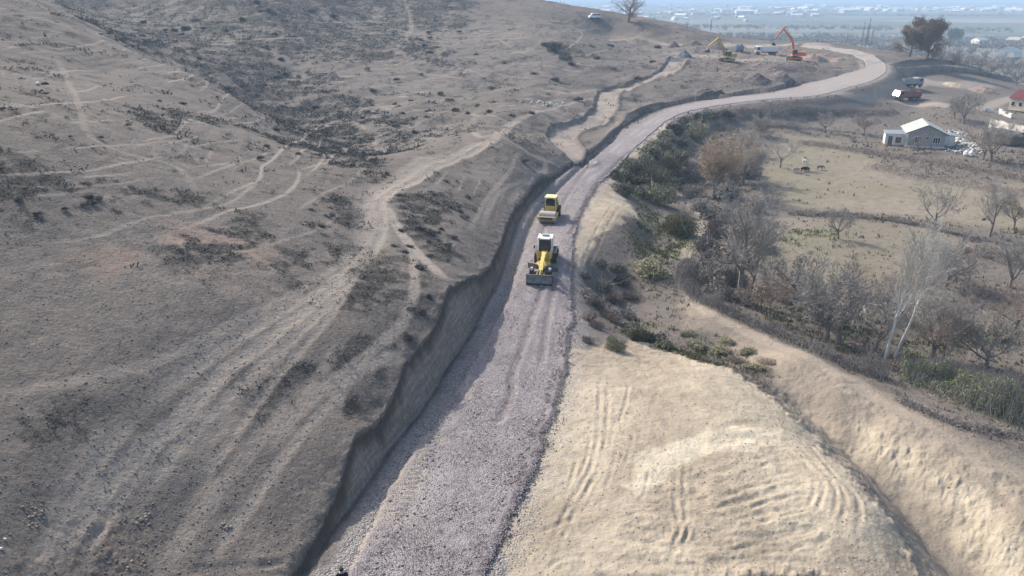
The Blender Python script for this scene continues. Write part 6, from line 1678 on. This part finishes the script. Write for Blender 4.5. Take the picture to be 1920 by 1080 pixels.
for (u, v, s_, lb) in ((72, 158, .5, 'single white rock beside a dark shrub on the upper left slope'), (11, 1012, .12, 'white rock at the left edge near the bottom'), (4, 1030, .15, 'flat pale rock at the very left edge near the bottom')):
    x, y, z = hits([(u, v)])[0]; me = stones_mesh('rock', np.array([[x, y, z + .05]]), [s_ * 1.6], 5, .6); me.materials.append(mat_white_stone); tag(link('rock', me), lb, 'rock')
# spoil heaps and dug lumps at the far site
def heap(uv, r, h, mat, label, seed=0):
    x, y, z = hits([uv])[0]; n = 26; T_, RR_ = np.meshgrid(np.linspace(0, 2 * math.pi, 40, endpoint=False), np.linspace(0, 1, n))
    X = RR_ * np.cos(T_) * r; Y = RR_ * np.sin(T_) * r; k = 1 + .25 * fbm(X.ravel() + 9 * seed, Y.ravel(), .4, 3, seed).reshape(X.shape)
    Z = h * np.clip(1 - RR_ * k, 0, 1) ** .9 + .22 * h * fbm(X.ravel() + 5 * seed, Y.ravel(), 1.0, 4, seed + 4, .6).reshape(X.shape) * (1 - RR_ ** 2); gz_ = zfull(X.ravel() + x, Y.ravel() + y).reshape(X.shape) - z
    me = grid_mesh('spoil_heap', np.stack([X, Y, Z + gz_ - .12 * RR_ ** 4 * h - .05], -1).reshape(-1, 3), n, 40, closed=True); me.flip_normals(); me.materials.append(mat); o = link('spoil_heap', me); o.location = (x, y, z); return tag(o, label, 'earth heap')
E_D = flat_mat('dark_spoil', (.13, .11, .10), .95, .1, .4, 1.2); E_B = flat_mat('bluish_spoil', (.13, .13, .15), .95, .1, .3, 1.2); E_R = flat_mat('reddish_spoil', (.25, .19, .16), .95, .1, .35, 1.0)
heap((1283, 106), 3.4, 2.6, E_B, 'bluish grey spoil heap at the head of the side track', 1); heap((1262, 112), 4.5, 1.2, E_B, 'flat dark spread of spoil left of the bluish heap', 2)
heap((1262, 88), 3.2, 2.4, E_D, 'dark peaked heap under the cut bench', 3); heap((1300, 84), 4.5, 2.0, E_D, 'long dark heap at the foot of the cut bench', 4)
heap((1345, 92), 4.5, 2.0, E_D, 'dark heap behind the bucket of the yellow excavator', 5); heap((1380, 130), 5.5, 1.2, E_D, 'mound of dug earth under the tracks of the yellow excavator', 6)
heap((1525, 112), 5.0, 1.6, E_R, 'reddish heap right of the orange excavator', 7); heap((1548, 106), 4.0, 1.4, E_R, 'reddish rubble heap inside the road bend', 8); heap((1570, 112), 3.5, 1.2, E_R, 'smallest reddish heap against the road bend', 9)
heap((1460, 127), 7.0, 1.1, E_D, 'wide dark mound in front of the white dump truck', 10); heap((1500, 127), 6.0, 1.2, E_D, 'dark mound under the orange excavator', 11); heap((1420, 150), 4.5, 1.8, E_D, 'dug lumpy mound beside the crescent shaped pit', 12)
heap((1470, 150), 4.5, 2.0, E_D, 'lumpy mound between the pit and the road bend', 13); heap((1325, 175), 4.2, 1.6, E_D, 'rocky hump just above the new road', 14); heap((1350, 178), 3.4, 1.3, E_D, 'smaller rocky hump right of the rocky hump above the road', 15)
heap((1845, 172), 5, 1.8, E_R, 'brown earth pile at the right end of the sandy lower track', 16); heap((1790, 160), 4, 1.0, flat_mat('pale_spoil', (.42, .35, .26), .95, .1, .3, 1), 'low pale heap on the sandy lower track', 17)
# ---------------------------------------------------------------- the far plain: village and woods
def village():
    rg = random.Random(77); protos = []
    for i, (W, D, H, rm) in enumerate([(14, 9, 4, M_SHEET), (18, 10, 4.5, M_LIME), (26, 12, 6, M_SHEETB), (11, 9, 6.5, M_LIME), (34, 16, 6, M_WHT), (10, 8, 3.5, M_REDR)]):
        m = MB(); m.prism([(-D / 2, 0), (D / 2, 0), (D / 2, H), (0, H * 1.45), (-D / 2, H)], -W / 2, W / 2); bm = m.b
        bm.faces.ensure_lookup_table()
        bmesh.ops.recalc_face_normals(bm, faces=bm.faces)
        for f in bm.faces: f.material_index = 1 if f.normal.z > .3 else 0
        me = bpy.data.meshes.new('village_house'); bm.to_mesh(me); bm.free(); me.materials.append(M_LIME if i % 2 == 0 else M_CREAM); me.materials.append(rm); protos.append(me)
    n = 0
    while n < 290:
        u = rg.uniform(1010, 1925); v = rg.choice([rg.gauss(24, 6), rg.gauss(14, 4), rg.gauss(20, 3)])
        if u > 1560: v = rg.gauss(19, 2.2)
        if u < 1400 and rg.random() < .25: v = rg.uniform(24, 42)
        if v < 8 or (v > 34 and u > 1400): continue
        x, y, z = unp(u, v, -14); o = link('village_house', protos[(pk := rg.choice([0, 0, 1, 1, 2, 3, 3, 4, 5]))]); o.location = (x, y, -14.1); o.rotation_euler = (0, 0, rg.uniform(0, 3.14)); k = rg.uniform(.5, 1.0) * (1 + y / 6000); o.scale = (k,) * 3
        tag(o, ['pale metal roofed', 'white roofed', 'long bluish roofed', 'tall white', 'very long white', 'small dark red roofed'][pk] + ' distant house ' + ('in the left' if u < 1300 else 'in the middle' if u < 1600 else 'in the right') + ' part of the far village', 'house', 'houses of the distant village'); n += 1
village()
def far_woods():
    rs = np.random.RandomState(13); rg = random.Random(13); pts = []
    bands = [((1250, 66), (1900, 80), 380, 7, 5), ((1400, 74), (1640, 84), 160, 5, 4), ((1640, 92), (1900, 128), 260, 8, 5), ((1250, 50), (1900, 58), 260, 5, 4), ((1000, 26), (1900, 30), 420, 3, 7), ((1300, 10), (1900, 16), 500, 5, 7), ((1780, 86), (1930, 92), 120, 3, 6)]
    for a, b, n, dv, h in bands:
        for _ in range(n):
            t = rg.random(); u = a[0] + (b[0] - a[0]) * t; v = a[1] + (b[1] - a[1]) * t + rg.gauss(0, dv * .4)
            if v < 7: continue
            x, y, z = unp(u, v, -14); 
            if y < 330: z = gz(x, y)
            r = h * rg.uniform(.5, 1.1)
            for _k in range(26): pts.append((Vector((x + rg.gauss(0, r * .55), y + rg.gauss(0, r * .55), z + abs(rg.gauss(.35, .3)) * r)), None))
    me = leaf_mesh('far_woodland', pts, 1.0, leaf_mat('far_wood', (.13, .12, .11), (.24, .22, .20), .9), rg, 1, .1)
    tag(link('far_woodland', me), 'hazy bare woodland and tree lines on the far plain', None, None, 'stuff')
far_woods()
